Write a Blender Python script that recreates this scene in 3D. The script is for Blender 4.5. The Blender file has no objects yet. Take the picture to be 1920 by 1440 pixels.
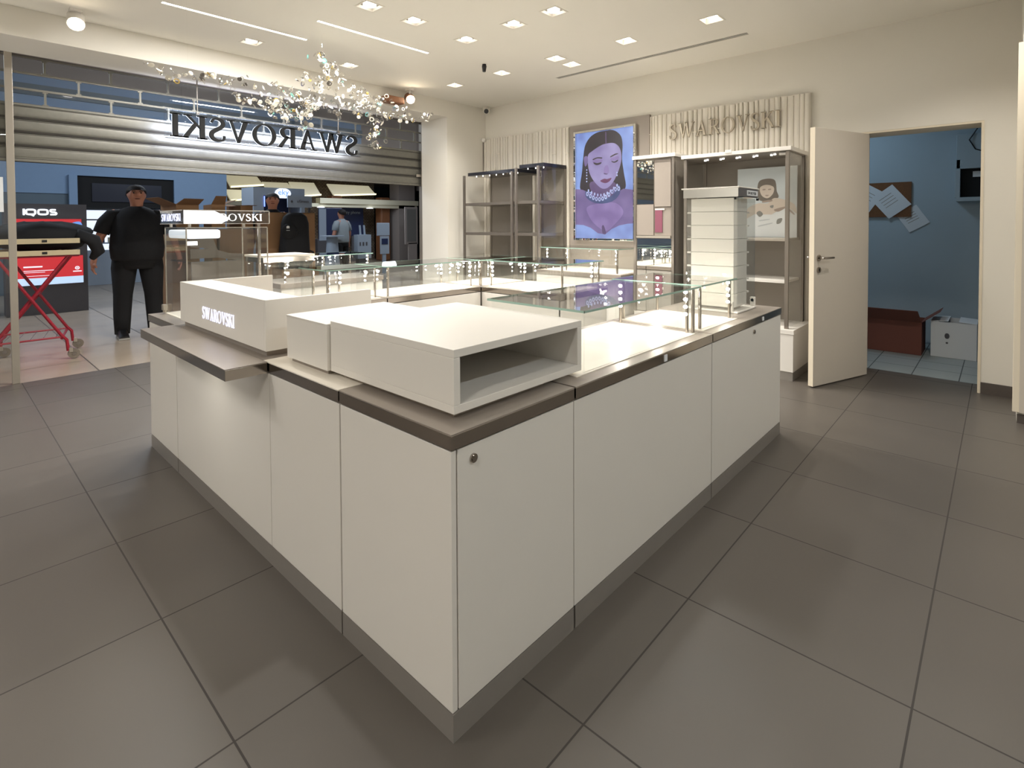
import bpy, math, random
from mathutils import Vector, Matrix
random.seed(7)
S = bpy.context.scene
COL = S.collection
PI = math.pi
R = math.radians

# ------------------------------------------------------------------ camera
cam_data = bpy.data.cameras.new('camera'); cam = bpy.data.objects.new('camera', cam_data); COL.objects.link(cam)
F_PX, YAW, PITCH, ROLL, CY = 1002.34, 0.74224, -0.024032, -0.0042516, 443.664
fw = Vector((math.cos(YAW)*math.cos(PITCH), math.sin(YAW)*math.cos(PITCH), math.sin(PITCH)))
rt = Vector((math.sin(YAW), -math.cos(YAW), 0)); up = rt.cross(fw)
cr, sr = math.cos(ROLL), math.sin(ROLL)
r2 = rt*cr + up*sr; u2 = up*cr - rt*sr
cam.matrix_world = Matrix(((r2.x, u2.x, -fw.x, 0), (r2.y, u2.y, -fw.y, 0), (r2.z, u2.z, -fw.z, 1.38), (0, 0, 0, 1)))
cam_data.sensor_width = 36; cam_data.lens = 36*F_PX/1920
cam_data.shift_x = 0; cam_data.shift_y = -(720-CY)/1920
cam_data.clip_start = 0.05; cam_data.clip_end = 100
S.camera = cam

# ------------------------------------------------------------------ world, exposure
W = bpy.data.worlds.new('world'); S.world = W; W.use_nodes = True
W.node_tree.nodes['Background'].inputs[0].default_value = (0.45, 0.6, 0.8, 1)
W.node_tree.nodes['Background'].inputs[1].default_value = 0.05
S.view_settings.view_transform = 'Standard'; S.view_settings.look = 'None'
S.cycles.transparent_max_bounces = 64; S.cycles.max_bounces = 12
S.view_settings.exposure = 0.0; S.view_settings.gamma = 1; S.view_settings.use_curve_mapping = False
WARM = (1.0, 0.962, 0.90); NEUT = (1.0, 0.98, 0.95); COOL = (0.76, 0.87, 1.0)
DOWN_W = 80.0      # one ceiling downlight
STRIP_W = 46.0     # one recessed strip
MALL_W = 95.0      # one added mall area lamp

def lamp(kind, name, loc, power, color=WARM, size=0.1, spot=None, blend=0.6, target=None, size_y=None, parent=None):
    d = bpy.data.lights.new(name, kind); d.energy = power; d.color = color
    if kind == 'SPOT': d.spot_size = spot; d.spot_blend = blend; d.shadow_soft_size = size
    elif kind == 'AREA':
        d.size = size
        if size_y: d.shape = 'RECTANGLE'; d.size_y = size_y
    else: d.shadow_soft_size = size
    o = bpy.data.objects.new(name, d); COL.objects.link(o); o.location = loc
    if target is not None:
        o.rotation_euler = (Vector(target)-Vector(loc)).to_track_quat('-Z', 'Y').to_euler()
    return o
# unseen area lamps added below the ceiling to light the mall hall
for (x, y, p) in ((-1.5, 10.0, 1.0), (3.5, 10.6, 1.0), (9.0, 11.5, .8), (9.0, 15.5, .6)):
    lamp('AREA', 'mall_fill_lamp', (x, y, 4.55 if y < 14 else 2.85), MALL_W*p, COOL, size=1.6, size_y=.8)
for (x, y, z, p) in ((-1, 9.5, 3.6, 60), (4, 11.5, 3.7, 90), (10, 11, 3.6, 60), (11, 16, 2.2, 12)): lamp('POINT', 'mall_fill_light', (x, y, z), p, (.78, .88, 1), size=.25)  # no globes here; unseen point lights added to brighten the mall ceiling
lamp('AREA', 'store_room_lamp', (6.7, 1.5, 2.9), 9.0, (0.6, 0.8, 1.0), size=.4)

# ------------------------------------------------------------------ materials
def nt(name):
    m = bpy.data.materials.new(name); m.use_nodes = True; t = m.node_tree
    return m, t, t.nodes['Principled BSDF']
def srgb(r, g, b):
    f = lambda c: (c/255/12.92 if c/255 <= .04045 else ((c/255+.055)/1.055)**2.4)
    return (f(r), f(g), f(b), 1)
def mat(name, col, rough=.5, metal=0, spec=.5, noise=0, nscale=12, bump=0, coat=0):
    m, t, p = nt(name)
    p.inputs['Base Color'].default_value = col; p.inputs['Roughness'].default_value = rough
    p.inputs['Metallic'].default_value = metal; p.inputs['Specular IOR Level'].default_value = spec
    p.inputs['Coat Weight'].default_value = coat
    if noise or bump:
        tc = t.nodes.new('ShaderNodeTexCoord'); n = t.nodes.new('ShaderNodeTexNoise')
        n.inputs['Scale'].default_value = nscale; n.inputs['Detail'].default_value = 4
        t.links.new(tc.outputs['Object'], n.inputs['Vector'])
        if noise:
            mx = t.nodes.new('ShaderNodeMix'); mx.data_type = 'RGBA'
            mx.inputs['A'].default_value = tuple(c*(1-noise) for c in col[:3])+(1,)
            mx.inputs['B'].default_value = tuple(min(1, c*(1+noise)) for c in col[:3])+(1,)
            t.links.new(n.outputs['Fac'], mx.inputs['Factor']); t.links.new(mx.outputs['Result'], p.inputs['Base Color'])
        if bump:
            b = t.nodes.new('ShaderNodeBump'); b.inputs['Strength'].default_value = bump; b.inputs['Distance'].default_value = .01
            t.links.new(n.outputs['Fac'], b.inputs['Height']); t.links.new(b.outputs['Normal'], p.inputs['Normal'])
    return m
def emit(name, col, strength, base=(0.8, 0.8, 0.8, 1)):
    m, t, p = nt(name); p.inputs['Base Color'].default_value = base
    p.inputs['Emission Color'].default_value = col; p.inputs['Emission Strength'].default_value = strength
    p.inputs['Roughness'].default_value = .3
    return m
def glass(name, tint=(.96, .98, .97, 1), refl=1.0):
    m = bpy.data.materials.new(name); m.use_nodes = True; t = m.node_tree; t.nodes.clear()
    o = t.nodes.new('ShaderNodeOutputMaterial'); mx = t.nodes.new('ShaderNodeMixShader')
    tr = t.nodes.new('ShaderNodeBsdfTransparent'); tr.inputs[0].default_value = tint
    g = t.nodes.new('ShaderNodeBsdfGlossy'); g.inputs['Roughness'].default_value = .01
    geo = t.nodes.new('ShaderNodeNewGeometry'); lk = t.links.new
    dt = t.nodes.new('ShaderNodeVectorMath'); dt.operation = 'DOT_PRODUCT'; lk(geo.outputs['Normal'], dt.inputs[0]); lk(geo.outputs['Incoming'], dt.inputs[1])
    def mth(op, a, b):
        n = t.nodes.new('ShaderNodeMath'); n.operation = op
        for i, v in enumerate((a, b)):
            if isinstance(v, (int, float)): n.inputs[i].default_value = v
            else: lk(v, n.inputs[i])
        return n.outputs[0]
    c = mth('SUBTRACT', 1.0, mth('MINIMUM', mth('ABSOLUTE', dt.outputs['Value'], 0), 1.0))
    sch = mth('ADD', .05, mth('MULTIPLY', mth('POWER', c, 5.0), .95))       # both faces of the sheet act at its front face
    sch = mth('MINIMUM', mth('MULTIPLY', mth('MULTIPLY', sch, refl*1.5), mth('SUBTRACT', 1.0, geo.outputs['Backfacing'])), 1.0)
    lk(sch, mx.inputs[0])
    t.links.new(tr.outputs[0], mx.inputs[1]); t.links.new(g.outputs[0], mx.inputs[2]); t.links.new(mx.outputs[0], o.inputs[0])
    return m
def tiles(name, c1, c2, grout, px, py, ox, oy, gw, rough, bump=.2, stagger=0):
    m, t, p = nt(name); N = t.nodes; L = t.links
    tc = N.new('ShaderNodeTexCoord'); sep = N.new('ShaderNodeSeparateXYZ'); L.new(tc.outputs['Object'], sep.inputs[0])
    def mth(op, a, b=None):
        n = N.new('ShaderNodeMath'); n.operation = op
        for i, v in enumerate((a, b)):
            if v is None: continue
            if isinstance(v, (int, float)): n.inputs[i].default_value = v
            else: L.new(v, n.inputs[i])
        return n.outputs[0]
    fx = mth('DIVIDE', mth('SUBTRACT', sep.outputs[0], ox), px); cx = mth('FLOOR', fx)
    yy = mth('DIVIDE', mth('SUBTRACT', sep.outputs[1], oy), py)
    if stagger: yy = mth('ADD', yy, mth('MULTIPLY', cx, stagger))
    cy = mth('FLOOR', yy)
    def edge(v, c, pitch):
        f = mth('SUBTRACT', v, c)
        d = mth('MULTIPLY', mth('MINIMUM', f, mth('SUBTRACT', 1.0, f)), pitch)
        return mth('LESS_THAN', d, gw/2)
    g = mth('MAXIMUM', edge(fx, cx, px), edge(yy, cy, py))
    cmb = N.new('ShaderNodeCombineXYZ'); L.new(cx, cmb.inputs[0]); L.new(cy, cmb.inputs[1])
    wn = N.new('ShaderNodeTexWhiteNoise'); wn.noise_dimensions = '3D'; L.new(cmb.outputs[0], wn.inputs['Vector'])
    ns = N.new('ShaderNodeTexNoise'); ns.inputs['Scale'].default_value = 3; ns.inputs['Detail'].default_value = 6
    L.new(tc.outputs['Object'], ns.inputs['Vector'])
    fac = mth('ADD', mth('MULTIPLY', wn.outputs['Value'], .45), mth('MULTIPLY', ns.outputs['Fac'], .55))
    mx = N.new('ShaderNodeMix'); mx.data_type = 'RGBA'; mx.inputs['A'].default_value = c1; mx.inputs['B'].default_value = c2
    L.new(fac, mx.inputs['Factor'])
    m2 = N.new('ShaderNodeMix'); m2.data_type = 'RGBA'; L.new(g, m2.inputs['Factor']); L.new(mx.outputs['Result'], m2.inputs['A'])
    m2.inputs['B'].default_value = grout; L.new(m2.outputs['Result'], p.inputs['Base Color'])
    ro = mth('ADD', mth('MULTIPLY', g, .35), mth('ADD', rough-.05, mth('MULTIPLY', ns.outputs['Fac'], .1))); L.new(ro, p.inputs['Roughness'])
    b = N.new('ShaderNodeBump'); b.inputs['Strength'].default_value = bump; b.inputs['Distance'].default_value = .004; b.invert = True
    L.new(g, b.inputs['Height']); L.new(b.outputs['Normal'], p.inputs['Normal'])
    return m
M = {}
M['paint'] = mat('wall_paint', srgb(226, 221, 210), .75, noise=.015, nscale=3)
M['ceil'] = mat('ceiling_paint', srgb(234, 230, 220), .8, noise=.01, nscale=2)
M['floor'] = tiles('grey_floor_tiles', srgb(82, 76, 70), srgb(91, 85, 78), srgb(54, 49, 45), .667, .6615, .523, .171, .0058, .4)
M['mallfloor'] = tiles('mall_floor_tiles', srgb(156, 142, 126), srgb(172, 158, 140), srgb(92, 84, 78), .735, 1.47, 1.07, .3, .012, .24, stagger=.5)
M['corfloor'] = tiles('store_room_tiles', srgb(150, 158, 156), srgb(164, 170, 168), srgb(80, 84, 84), .33, .33, 6.0, .26, .008, .4)
M['white'] = mat('white_laminate', srgb(226, 221, 213), .32, noise=.01, nscale=6)
M['boxwhite'] = mat('white_box_laminate', srgb(228, 223, 215), .38)
M['inlay'] = mat('cream_top_laminate', srgb(238, 230, 216), .3)
M['deck'] = mat('grey_metal_laminate', srgb(158, 148, 138), .34, metal=.35, noise=.03, nscale=30)
M['chrome'] = mat('polished_steel', srgb(176, 168, 160), .12, metal=1)
M['steel'] = mat('brushed_steel', srgb(150, 144, 138), .32, metal=.9, noise=.04, nscale=40)
M['plinth'] = mat('brushed_plinth', srgb(150, 144, 137), .36, metal=.35, noise=.03, nscale=30)
M['alu'] = mat('aluminium', srgb(178, 170, 158), .35, metal=.6)
M['galv'] = mat('galvanised_steel', srgb(128, 126, 118), .45, metal=.7, noise=.12, nscale=26, bump=.03)
M['glass'] = glass('clear_glass', (.985, .99, .985, 1)); M['glassedge'] = mat('green_glass_edge', srgb(150, 182, 168), .1, spec=.8)
M['acryl'] = glass('clear_acrylic', (.9, .93, .96, 1), 1.2)
M['mirror'] = mat('mirror', (.82, .82, .8, 1), .02, metal=1)
M['grey'] = mat('grey_cabinet', srgb(142, 134, 124), .4, noise=.03, nscale=2)
M['greymetal'] = mat('grey_metal_frame', srgb(138, 130, 121), .3, metal=.6)
M['darkgloss'] = mat('dark_gloss', srgb(40, 40, 46), .08)
M['slat'] = mat('cream_slats', srgb(216, 209, 196), .5)
M['slatjoint'] = mat('cream_slat_joint', srgb(226, 218, 202), .4)
M['letter'] = mat('bronze_letter', srgb(176, 165, 146), .35, metal=.4)
M['black'] = mat('black', srgb(18, 18, 20), .4)
M['blackmatt'] = mat('black_matt', srgb(12, 12, 13), .8)
M['tvgrey'] = mat('grey_screen_panel', srgb(150, 140, 130), .5)
M['lampon'] = emit('lamp_glow', (1, .95, .87, 1), 6)
M['stripon'] = emit('strip_glow', (1, .95, .88, 1), 9)
M['led'] = emit('led_glow', (1, .97, .9, 1), 60)
M['ledsoft'] = emit('led_soft', (1, .97, .92, 1), 8)
M['baffle'] = mat('lamp_baffle', srgb(120, 114, 104), .5)
M['well'] = mat('recess_white', srgb(230, 224, 212), .4)
M['door'] = mat('door_paint', srgb(200, 190, 176), .5, noise=.015)
M['dooredge'] = mat('door_edge', srgb(226, 214, 192), .5)
M['skirt'] = mat('dark_skirting', srgb(84, 76, 70), .5)
M['stwall'] = mat('store_room_wall', srgb(176, 190, 198), .8, noise=.05, nscale=2)
M['card'] = mat('cardboard', srgb(158, 122, 88), .85, noise=.06, nscale=18)
M['cardin'] = mat('cardboard_inside', srgb(132, 100, 72), .9)
M['cardred'] = mat('red_brown_carton', srgb(120, 72, 60), .85)
M['paper'] = mat('paper', srgb(226, 228, 230), .8)
M['cork'] = mat('cork_board', srgb(122, 82, 52), .9, noise=.2, nscale=60)
M['skin'] = mat('skin', srgb(190, 132, 108), .55)
M['shirt'] = mat('black_tshirt', srgb(24, 25, 29), .85, bump=.4, nscale=9)
M['trouser'] = mat('black_trousers', srgb(17, 17, 20), .9, bump=.4, nscale=8)
M['hair'] = mat('dark_hair', srgb(30, 24, 22), .7, bump=.5, nscale=60)
M['greyshirt'] = mat('grey_shirt', srgb(150, 158, 162), .85)
M['rubber'] = mat('sole_rubber', srgb(150, 148, 142), .7)
M['red'] = mat('red_steel', srgb(150, 24, 44), .35)
M['wood'] = mat('pale_wood', srgb(196, 180, 146), .6, noise=.06, nscale=20)
M['tyre'] = mat('grey_tyre', srgb(118, 108, 96), .6)
M['bluewall'] = mat('blue_grey_wall', srgb(128, 154, 184), .75, noise=.03)
M['bluedark'] = mat('dark_blue_grey_tiles', srgb(92, 108, 120), .5, noise=.05, nscale=3)
M['mallgrey'] = mat('mall_grey', srgb(146, 136, 130), .75)
M['kiosk'] = mat('kiosk_grey', srgb(88, 86, 90), .45)
M['scrred'] = emit('screen_red', srgb(225, 52, 60), .8, base=(.03, .03, .03, 1)); M['scrblue'] = emit('screen_blue', srgb(110, 160, 235), 1.0, base=(.03, .03, .03, 1))
M['scrwhite'] = emit('screen_white', srgb(225, 235, 250), 1.1); M['logowhite'] = emit('logo_white', (.85, .93, 1, 1), 2.2)
M['letterglow'] = emit('letter_glow', (.80, .84, 1, 1), 5.0); M['tillglow'] = emit('till_glow', (.60, .64, 1, 1), 1.25)
M['cream'] = mat('cream_cove', srgb(214, 206, 180), .7); M['coveglow'] = emit('cove_glow', (1, .9, .45, 1), 2.2)
M['covelit'] = emit('cove_lit_panel', srgb(205, 198, 165), .55)  # panel glows itself in place of cove light falling on it
M['brick'] = None
M['woodcol'] = mat('brown_wood', srgb(128, 84, 56), .5, noise=.1, nscale=10)
M['navy'] = mat('navy', srgb(38, 48, 84), .5); M['whiteb'] = mat('bluish_white_board', srgb(160, 172, 186), .6)
M['hdrglow'] = emit('header_glow', (.86, .9, 1, 1), 1.5)
M['pink'] = mat('pink_reflection_tone', srgb(132, 72, 90), .6)
M['silver'] = mat('silver_crystal', (.9, .88, .84, 1), .06, metal=1)
M['crystal'] = glass('clear_crystal', (.97, .96, .94, 1), 5.0)
M['aqua'] = mat('aqua_crystal', (.35, .8, .75, 1), .08, metal=.8); M['gold'] = mat('amber_crystal', (.95, .7, .25, 1), .1, metal=.8)
M['smoke'] = mat('smoky_crystal', (.22, .2, .18, 1), .1, metal=.6)
M['sheer'] = mat('creamy_crystal', srgb(250, 244, 230), .15, spec=.9)
def brickmat():
    m, t, p = nt('brown_brick'); tc = t.nodes.new('ShaderNodeTexCoord'); b = t.nodes.new('ShaderNodeTexBrick')
    mp = t.nodes.new('ShaderNodeMapping'); mp.inputs['Rotation'].default_value = (R(90), 0, 0)
    b.inputs['Color1'].default_value = srgb(120, 100, 84); b.inputs['Color2'].default_value = srgb(150, 134, 114)
    b.inputs['Mortar'].default_value = srgb(50, 44, 40); b.inputs['Scale'].default_value = 4.2; b.inputs['Mortar Size'].default_value = .03
    t.links.new(tc.outputs['Object'], mp.inputs[0]); t.links.new(mp.outputs[0], b.inputs['Vector']); t.links.new(b.outputs['Color'], p.inputs['Base Color'])
    p.inputs['Roughness'].default_value = .8
    return m
M['brick'] = brickmat()

# ------------------------------------------------------------------ mesh helpers
class MB:
    def __init__(s): s.v = []; s.f = []; s.m = []
    def add(s, vs, fs, m=0):
        b = len(s.v); s.v += [tuple(v) for v in vs]; s.f += [tuple(i+b for i in f) for f in fs]; s.m += [m]*len(fs); return s
    def box(s, x0, x1, y0, y1, z0, z1, m=0):
        return s.add([(x0,y0,z0),(x1,y0,z0),(x1,y1,z0),(x0,y1,z0),(x0,y0,z1),(x1,y0,z1),(x1,y1,z1),(x0,y1,z1)],
                     [(0,3,2,1),(4,5,6,7),(0,1,5,4),(1,2,6,5),(2,3,7,6),(3,0,4,7)], m)
    def ring(s, rings, m=0, cap=True, closed=False):
        n = len(rings[0]); b = len(s.v)
        for r in rings: s.v += [tuple(p) for p in r]
        K = len(rings)
        for k in range(K if closed else K-1):
            k2 = (k+1) % K
            for i in range(n):
                j = (i+1) % n; s.f.append((b+k*n+i, b+k*n+j, b+k2*n+j, b+k2*n+i)); s.m.append(m)
        if cap and not closed:
            s.f.append(tuple(b+i for i in reversed(range(n)))); s.m.append(m)
            s.f.append(tuple(b+(K-1)*n+i for i in range(n))); s.m.append(m)
        return s
    def tube(s, pts, r, n=10, m=0, cap=True):
        pts = [Vector(p) for p in pts]; rs = r if isinstance(r, (list, tuple)) else [r]*len(pts); rings = []
        ref = None
        for i, p in enumerate(pts):
            a = pts[max(0, i-1)]; c = pts[min(len(pts)-1, i+1)]; d = (c-a).normalized()
            if ref is None: ref = d.orthogonal().normalized()
            x = (ref - d*ref.dot(d))
            x = x.normalized() if x.length > 1e-6 else d.orthogonal().normalized()
            ref = x; y = d.cross(x)
            rings.append([p + (x*math.cos(2*PI*k/n)+y*math.sin(2*PI*k/n))*rs[i] for k in range(n)])
        return s.ring(rings, m, cap)
    def cyl(s, p0, p1, r, n=16, m=0): return s.tube([p0, p1], r, n, m)
    def ball(s, c, r, m=0, n=14, k=8):
        c = Vector(c); rr = r if isinstance(r, (list, tuple)) else (r, r, r); rings = []
        for i in range(1, k):
            a = PI*i/k; rings.append([c+Vector((rr[0]*math.sin(a)*math.cos(2*PI*j/n), rr[1]*math.sin(a)*math.sin(2*PI*j/n), -rr[2]*math.cos(a))) for j in range(n)])
        return s.ring(rings, m)
    def prism(s, poly, fn, m=0):
        """poly: 2D points; fn(p, side) -> 3D point for side 0 or 1"""
        n = len(poly); b = len(s.v)
        s.v += [tuple(fn(p, 0)) for p in poly] + [tuple(fn(p, 1)) for p in poly]
        s.f.append(tuple(b+i for i in range(n))); s.m.append(m)
        s.f.append(tuple(b+n+i for i in reversed(range(n)))); s.m.append(m)
        for i in range(n):
            j = (i+1) % n; s.f.append((b+j, b+i, b+n+i, b+n+j)); s.m.append(m)
        return s
def wloc(o):
    l = Vector((0, 0, 0))
    while o is not None: l += o.location; o = o.parent
    return l
def obj(name, mb, mats, parent=None, smooth=False, bevel=0, seg=2, local=False, mods=()):
    if not isinstance(mats, (list, tuple)): mats = [mats]
    me = bpy.data.meshes.new(name)
    if parent is not None: off = Vector((0, 0, 0)) if local else wloc(parent); loc = Vector((0, 0, 0))
    else:
        xs = [v[0] for v in mb.v]; ys = [v[1] for v in mb.v]; zs = [v[2] for v in mb.v]
        off = Vector(((min(xs)+max(xs))/2, (min(ys)+max(ys))/2, min(zs))); loc = off
    me.from_pydata([(v[0]-off.x, v[1]-off.y, v[2]-off.z) for v in mb.v], [], mb.f)
    for m in mats: me.materials.append(m)
    for i, p in enumerate(me.polygons): p.material_index = mb.m[i]; p.use_smooth = bool(smooth)
    me.validate(); me.update()
    o = bpy.data.objects.new(name, me); COL.objects.link(o); o.location = loc
    if parent is not None: o.parent = parent
    if smooth and smooth != 'all':
        try: me.set_sharp_from_angle(angle=R(40))
        except Exception: pass
    if bevel:
        b = o.modifiers.new('bevel', 'BEVEL'); b.width = bevel; b.segments = seg; b.limit_method = 'ANGLE'; b.angle_limit = R(40)
    return o
def tag(o, label, cat, group=None, kind=None):
    o['label'] = label; o['category'] = cat
    if group: o['group'] = group
    if kind: o['kind'] = kind
    return o
def thing(name, label, cat, loc=(0, 0, 0), group=None, rz=0):
    o = bpy.data.objects.new(name, None); COL.objects.link(o); o.empty_display_size = .1
    o.location = loc; o.rotation_euler = (0, 0, rz); return tag(o, label, cat, group)
def struct(name, mb, m, bevel=0):
    o = obj(name, mb, m, bevel=bevel); o['kind'] = 'structure'; return o
def world_struct(name, mb, m):     # origin stays at the world origin so that tile joints fall where they should
    me = bpy.data.meshes.new(name); me.from_pydata(mb.v, [], mb.f); me.materials.append(m); me.update()
    o = bpy.data.objects.new(name, me); COL.objects.link(o); o['kind'] = 'structure'; return o
def copy_tree(src, parent=None):
    c = src.copy(); COL.objects.link(c)
    if parent is not None: c.parent = parent
    for ch in list(src.children): copy_tree(ch, c)
    return c

# ------------------------------------------------------------------ lettering
def stroke(pts, ws):
    """quads of a stroke with varying width"""
    out = []; P = [Vector((p[0], p[1])) for p in pts]; L = []; Rr = []
    for i, p in enumerate(P):
        d = (P[min(len(P)-1, i+1)]-P[max(0, i-1)]).normalized(); n = Vector((-d.y, d.x)); w = ws[i] if isinstance(ws, (list, tuple)) else ws
        L.append(p+n*w/2); Rr.append(p-n*w/2)
    for i in range(len(P)-1): out.append([tuple(L[i]), tuple(Rr[i]), tuple(Rr[i+1]), tuple(L[i+1])])
    return out
def rect(x0, x1, y0, y1): return [(x0, y0), (x1, y0), (x1, y1), (x0, y1)]
def catmull(pts, closed=False, k=6):
    out = []; n = len(pts)
    for i in range(n if closed else n-1):
        p = [pts[(i+j-1) % n] if closed else pts[min(n-1, max(0, i+j-1))] for j in range(4)]
        for s in range(k):
            t = s/k
            out.append(tuple(.5*((2*p[1][a])+(-p[0][a]+p[2][a])*t+(2*p[0][a]-5*p[1][a]+4*p[2][a]-p[3][a])*t*t+(-p[0][a]+3*p[1][a]-3*p[2][a]+p[3][a])*t**3) for a in range(2)))
    if not closed: out.append(tuple(pts[-1]))
    return out
T_, N_, SF = .175, .07, .045
def serif(cx, y, w): return rect(cx-w/2, cx+w/2, y-(SF if y > .5 else 0), y+(0 if y > .5 else SF))
def glyph(c):
    if c == 'I': return .36, [rect(.18-T_/2, .18+T_/2, 0, 1), serif(.18, 1, .34), serif(.18, 0, .34)]
    if c == 'K': return .86, [rect(.17-T_/2, .17+T_/2, 0, 1), serif(.17, 1, .34), serif(.17, 0, .34), [(.24, .42), (.24, .52), (.66, 1), (.75, 1)],
                              [(.36, .56), (.47, .66), (.88, 0), (.70, 0)], serif(.68, 1, .28), serif(.79, 0, .26)]
    if c == 'V': return .9, [[(.10, 1), (.28, 1), (.52, .1), (.44, 0)], [(.44, 0), (.52, 0), (.82, 1), (.74, 1)], serif(.19, 1, .36), serif(.78, 1, .28)]
    if c == 'A': return .9, [[(.62, 0), (.80, 0), (.49, 1), (.41, .9)], [(.12, 0), (.18, 0), (.49, 1), (.43, 1)], rect(.27, .66, .32, .38), serif(.15, 0, .28), serif(.71, 0, .36)]
    if c == 'W': return 1.34, [[(.10, 1), (.27, 1), (.45, .1), (.38, 0)], [(.38, 0), (.45, 0), (.70, .96), (.63, .96)], [(.60, 1), (.76, 1), (.93, .1), (.86, 0)],
                               [(.86, 0), (.93, 0), (1.24, 1), (1.17, 1)], serif(.18, 1, .34), serif(1.2, 1, .26), serif(.68, 1, .2)]
    if c == 'O':
        o = []; n = 32
        for i in range(n):
            a, b = 2*PI*i/n, 2*PI*(i+1)/n
            e = lambda t, rx, ry: (.51+rx*math.cos(t), .5+ry*math.sin(t))
            o.append([e(a, .49, .52), e(b, .49, .52), e(b, .34, .465), e(a, .34, .465)])
        return 1.02, o
    if c == 'R':
        bowl = catmull([(.24, .97), (.48, .96), (.62, .88), (.64, .73), (.56, .58), (.40, .51), (.24, .50)])
        ws = [N_+(T_-N_)*max(0, 1-abs(i/(len(bowl)-1)-.5)*2.6) for i in range(len(bowl))]
        return .84, [rect(.17-T_/2, .17+T_/2, 0, 1), serif(.17, 1, .34), serif(.17, 0, .34)]+stroke(bowl, ws)+[[(.36, .53), (.50, .53), (.86, 0), (.68, 0)], serif(.77, 0, .22)]
    if c == 'S':
        sp = catmull([(.54, .80), (.46, .95), (.30, .975), (.15, .90), (.11, .74), (.22, .59), (.40, .46), (.53, .33), (.53, .15), (.40, .03), (.24, .01), (.10, .07), (.06, .24)])
        n = len(sp)-1; ws = [N_+(T_-N_)*max(0, 1-abs(i/n-.5)*2.3)+.01 for i in range(n+1)]
        return .64, stroke(sp, ws)
    return .4, []
def word(mb, text, fn, H, width=None, gap=.07, m=0):
    gl = [glyph(c) for c in text]; tot = sum(g[0] for g in gl)+gap*(len(gl)-1); sx = (width/tot) if width else H; x = 0
    for w, polys in gl:
        for q in polys: mb.prism([((x+p[0])*sx, p[1]*H) for p in q], fn, m)
        x += w+gap
    return mb
def sans(text, size, name='text'):
    cu = bpy.data.curves.new(name, 'FONT'); cu.body = text; cu.size = size; cu.extrude = .002; cu.resolution_u = 2
    o = bpy.data.objects.new(name, cu); COL.objects.link(o); dg = bpy.context.evaluated_depsgraph_get(); dg.update()
    me = bpy.data.meshes.new_from_object(o.evaluated_get(dg)); vs = [tuple(v.co) for v in me.vertices]; fs = [tuple(p.vertices) for p in me.polygons]
    COL.objects.unlink(o); bpy.data.objects.remove(o); return vs, fs
def put_text(name, text, size, fn, m, parent):
    vs, fs = sans(text, size); mb = MB().add([fn(v) for v in vs], fs); return obj(name, mb, m, parent)

# ================================================================== SETTING
XW, YF, YM, ZC = 5.70, 5.76, 6.33, 3.11
X0, Y0 = -3.0, -2.3
world_struct('floor', MB().box(X0, XW+.285, Y0, YM, -.1, 0), M['floor'])
f2 = world_struct('floor', MB().box(-8, 18, YM, 24, -.1, -.003), M['mallfloor'])
f3 = world_struct('floor', MB().box(XW+.285, 8.0, -1.2, 3.0, -.1, -.002), M['corfloor'])
# ceiling with holes for the downlights, strips and slot vent
DL = [(2.399,3.722,'round'),(2.833,3.717,'round'),(3.452,3.734,'round'),(3.466,3.149,'round'),(3.482,2.722,'round'),
      (4.537,1.847,'square'),(4.508,2.654,'square'),(4.478,3.474,'square'),(4.762,3.475,'square'),(4.478,4.254,'square'),(4.469,5.054,'square'),
      (3.129,5.262,'round'),(2.100,5.258,'round')]
DLX = [(1.32,1.66,'round'),(2.55,1.66,'round'),(3.1,1.3,'round'),(1.3,3.5,'round'),(-1.2,3.6,'round'),(-1.0,.3,'round'),(4.6,.2,'square')]   # beyond the top of the frame
holes = []
for x, y, k in DL+DLX: h = .075; holes.append((x-h, x+h, y-h, y+h))
STR = [(1.257, 2.434, 4.827), (2.269, 3.46, 4.308), (.6, 2.6, -1.25), (3.0, 4.7, -1.25), (-2.4, -1.2, .2), (-2.4, -1.2, 3.0)]  # strips behind and left of the viewer are unseen, added as fill
for a, b, y in STR: holes.append((a, b, y-.024, y+.024))
holes.append((5.055, 5.125, 1.737, 3.93))
xs = sorted({X0, XW} | {h[0] for h in holes} | {h[1] for h in holes}); ys = sorted({Y0, YF+.02} | {h[2] for h in holes} | {h[3] for h in holes})
cm = MB()
for j in range(len(ys)-1):
    run = None
    for i in range(len(xs)-1):
        cx, cy = (xs[i]+xs[i+1])/2, (ys[j]+ys[j+1])/2
        inside = any(h[0] < cx < h[1] and h[2] < cy < h[3] for h in holes)
        if not inside and run is None: run = xs[i]
        if inside and run is not None: cm.add([(run,ys[j],ZC),(run,ys[j+1],ZC),(xs[i],ys[j+1],ZC),(xs[i],ys[j],ZC)], [(0,1,2,3)]); run = None
    if run is not None: cm.add([(run,ys[j],ZC),(run,ys[j+1],ZC),(xs[-1],ys[j+1],ZC),(xs[-1],ys[j],ZC)], [(0,1,2,3)])
world_struct('ceiling', cm, M['ceil'])
world_struct('ceiling', MB().box(X0-.1, XW+.1, Y0-.1, YF+.3, ZC+.16, ZC+.25), M['ceil'])
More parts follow.
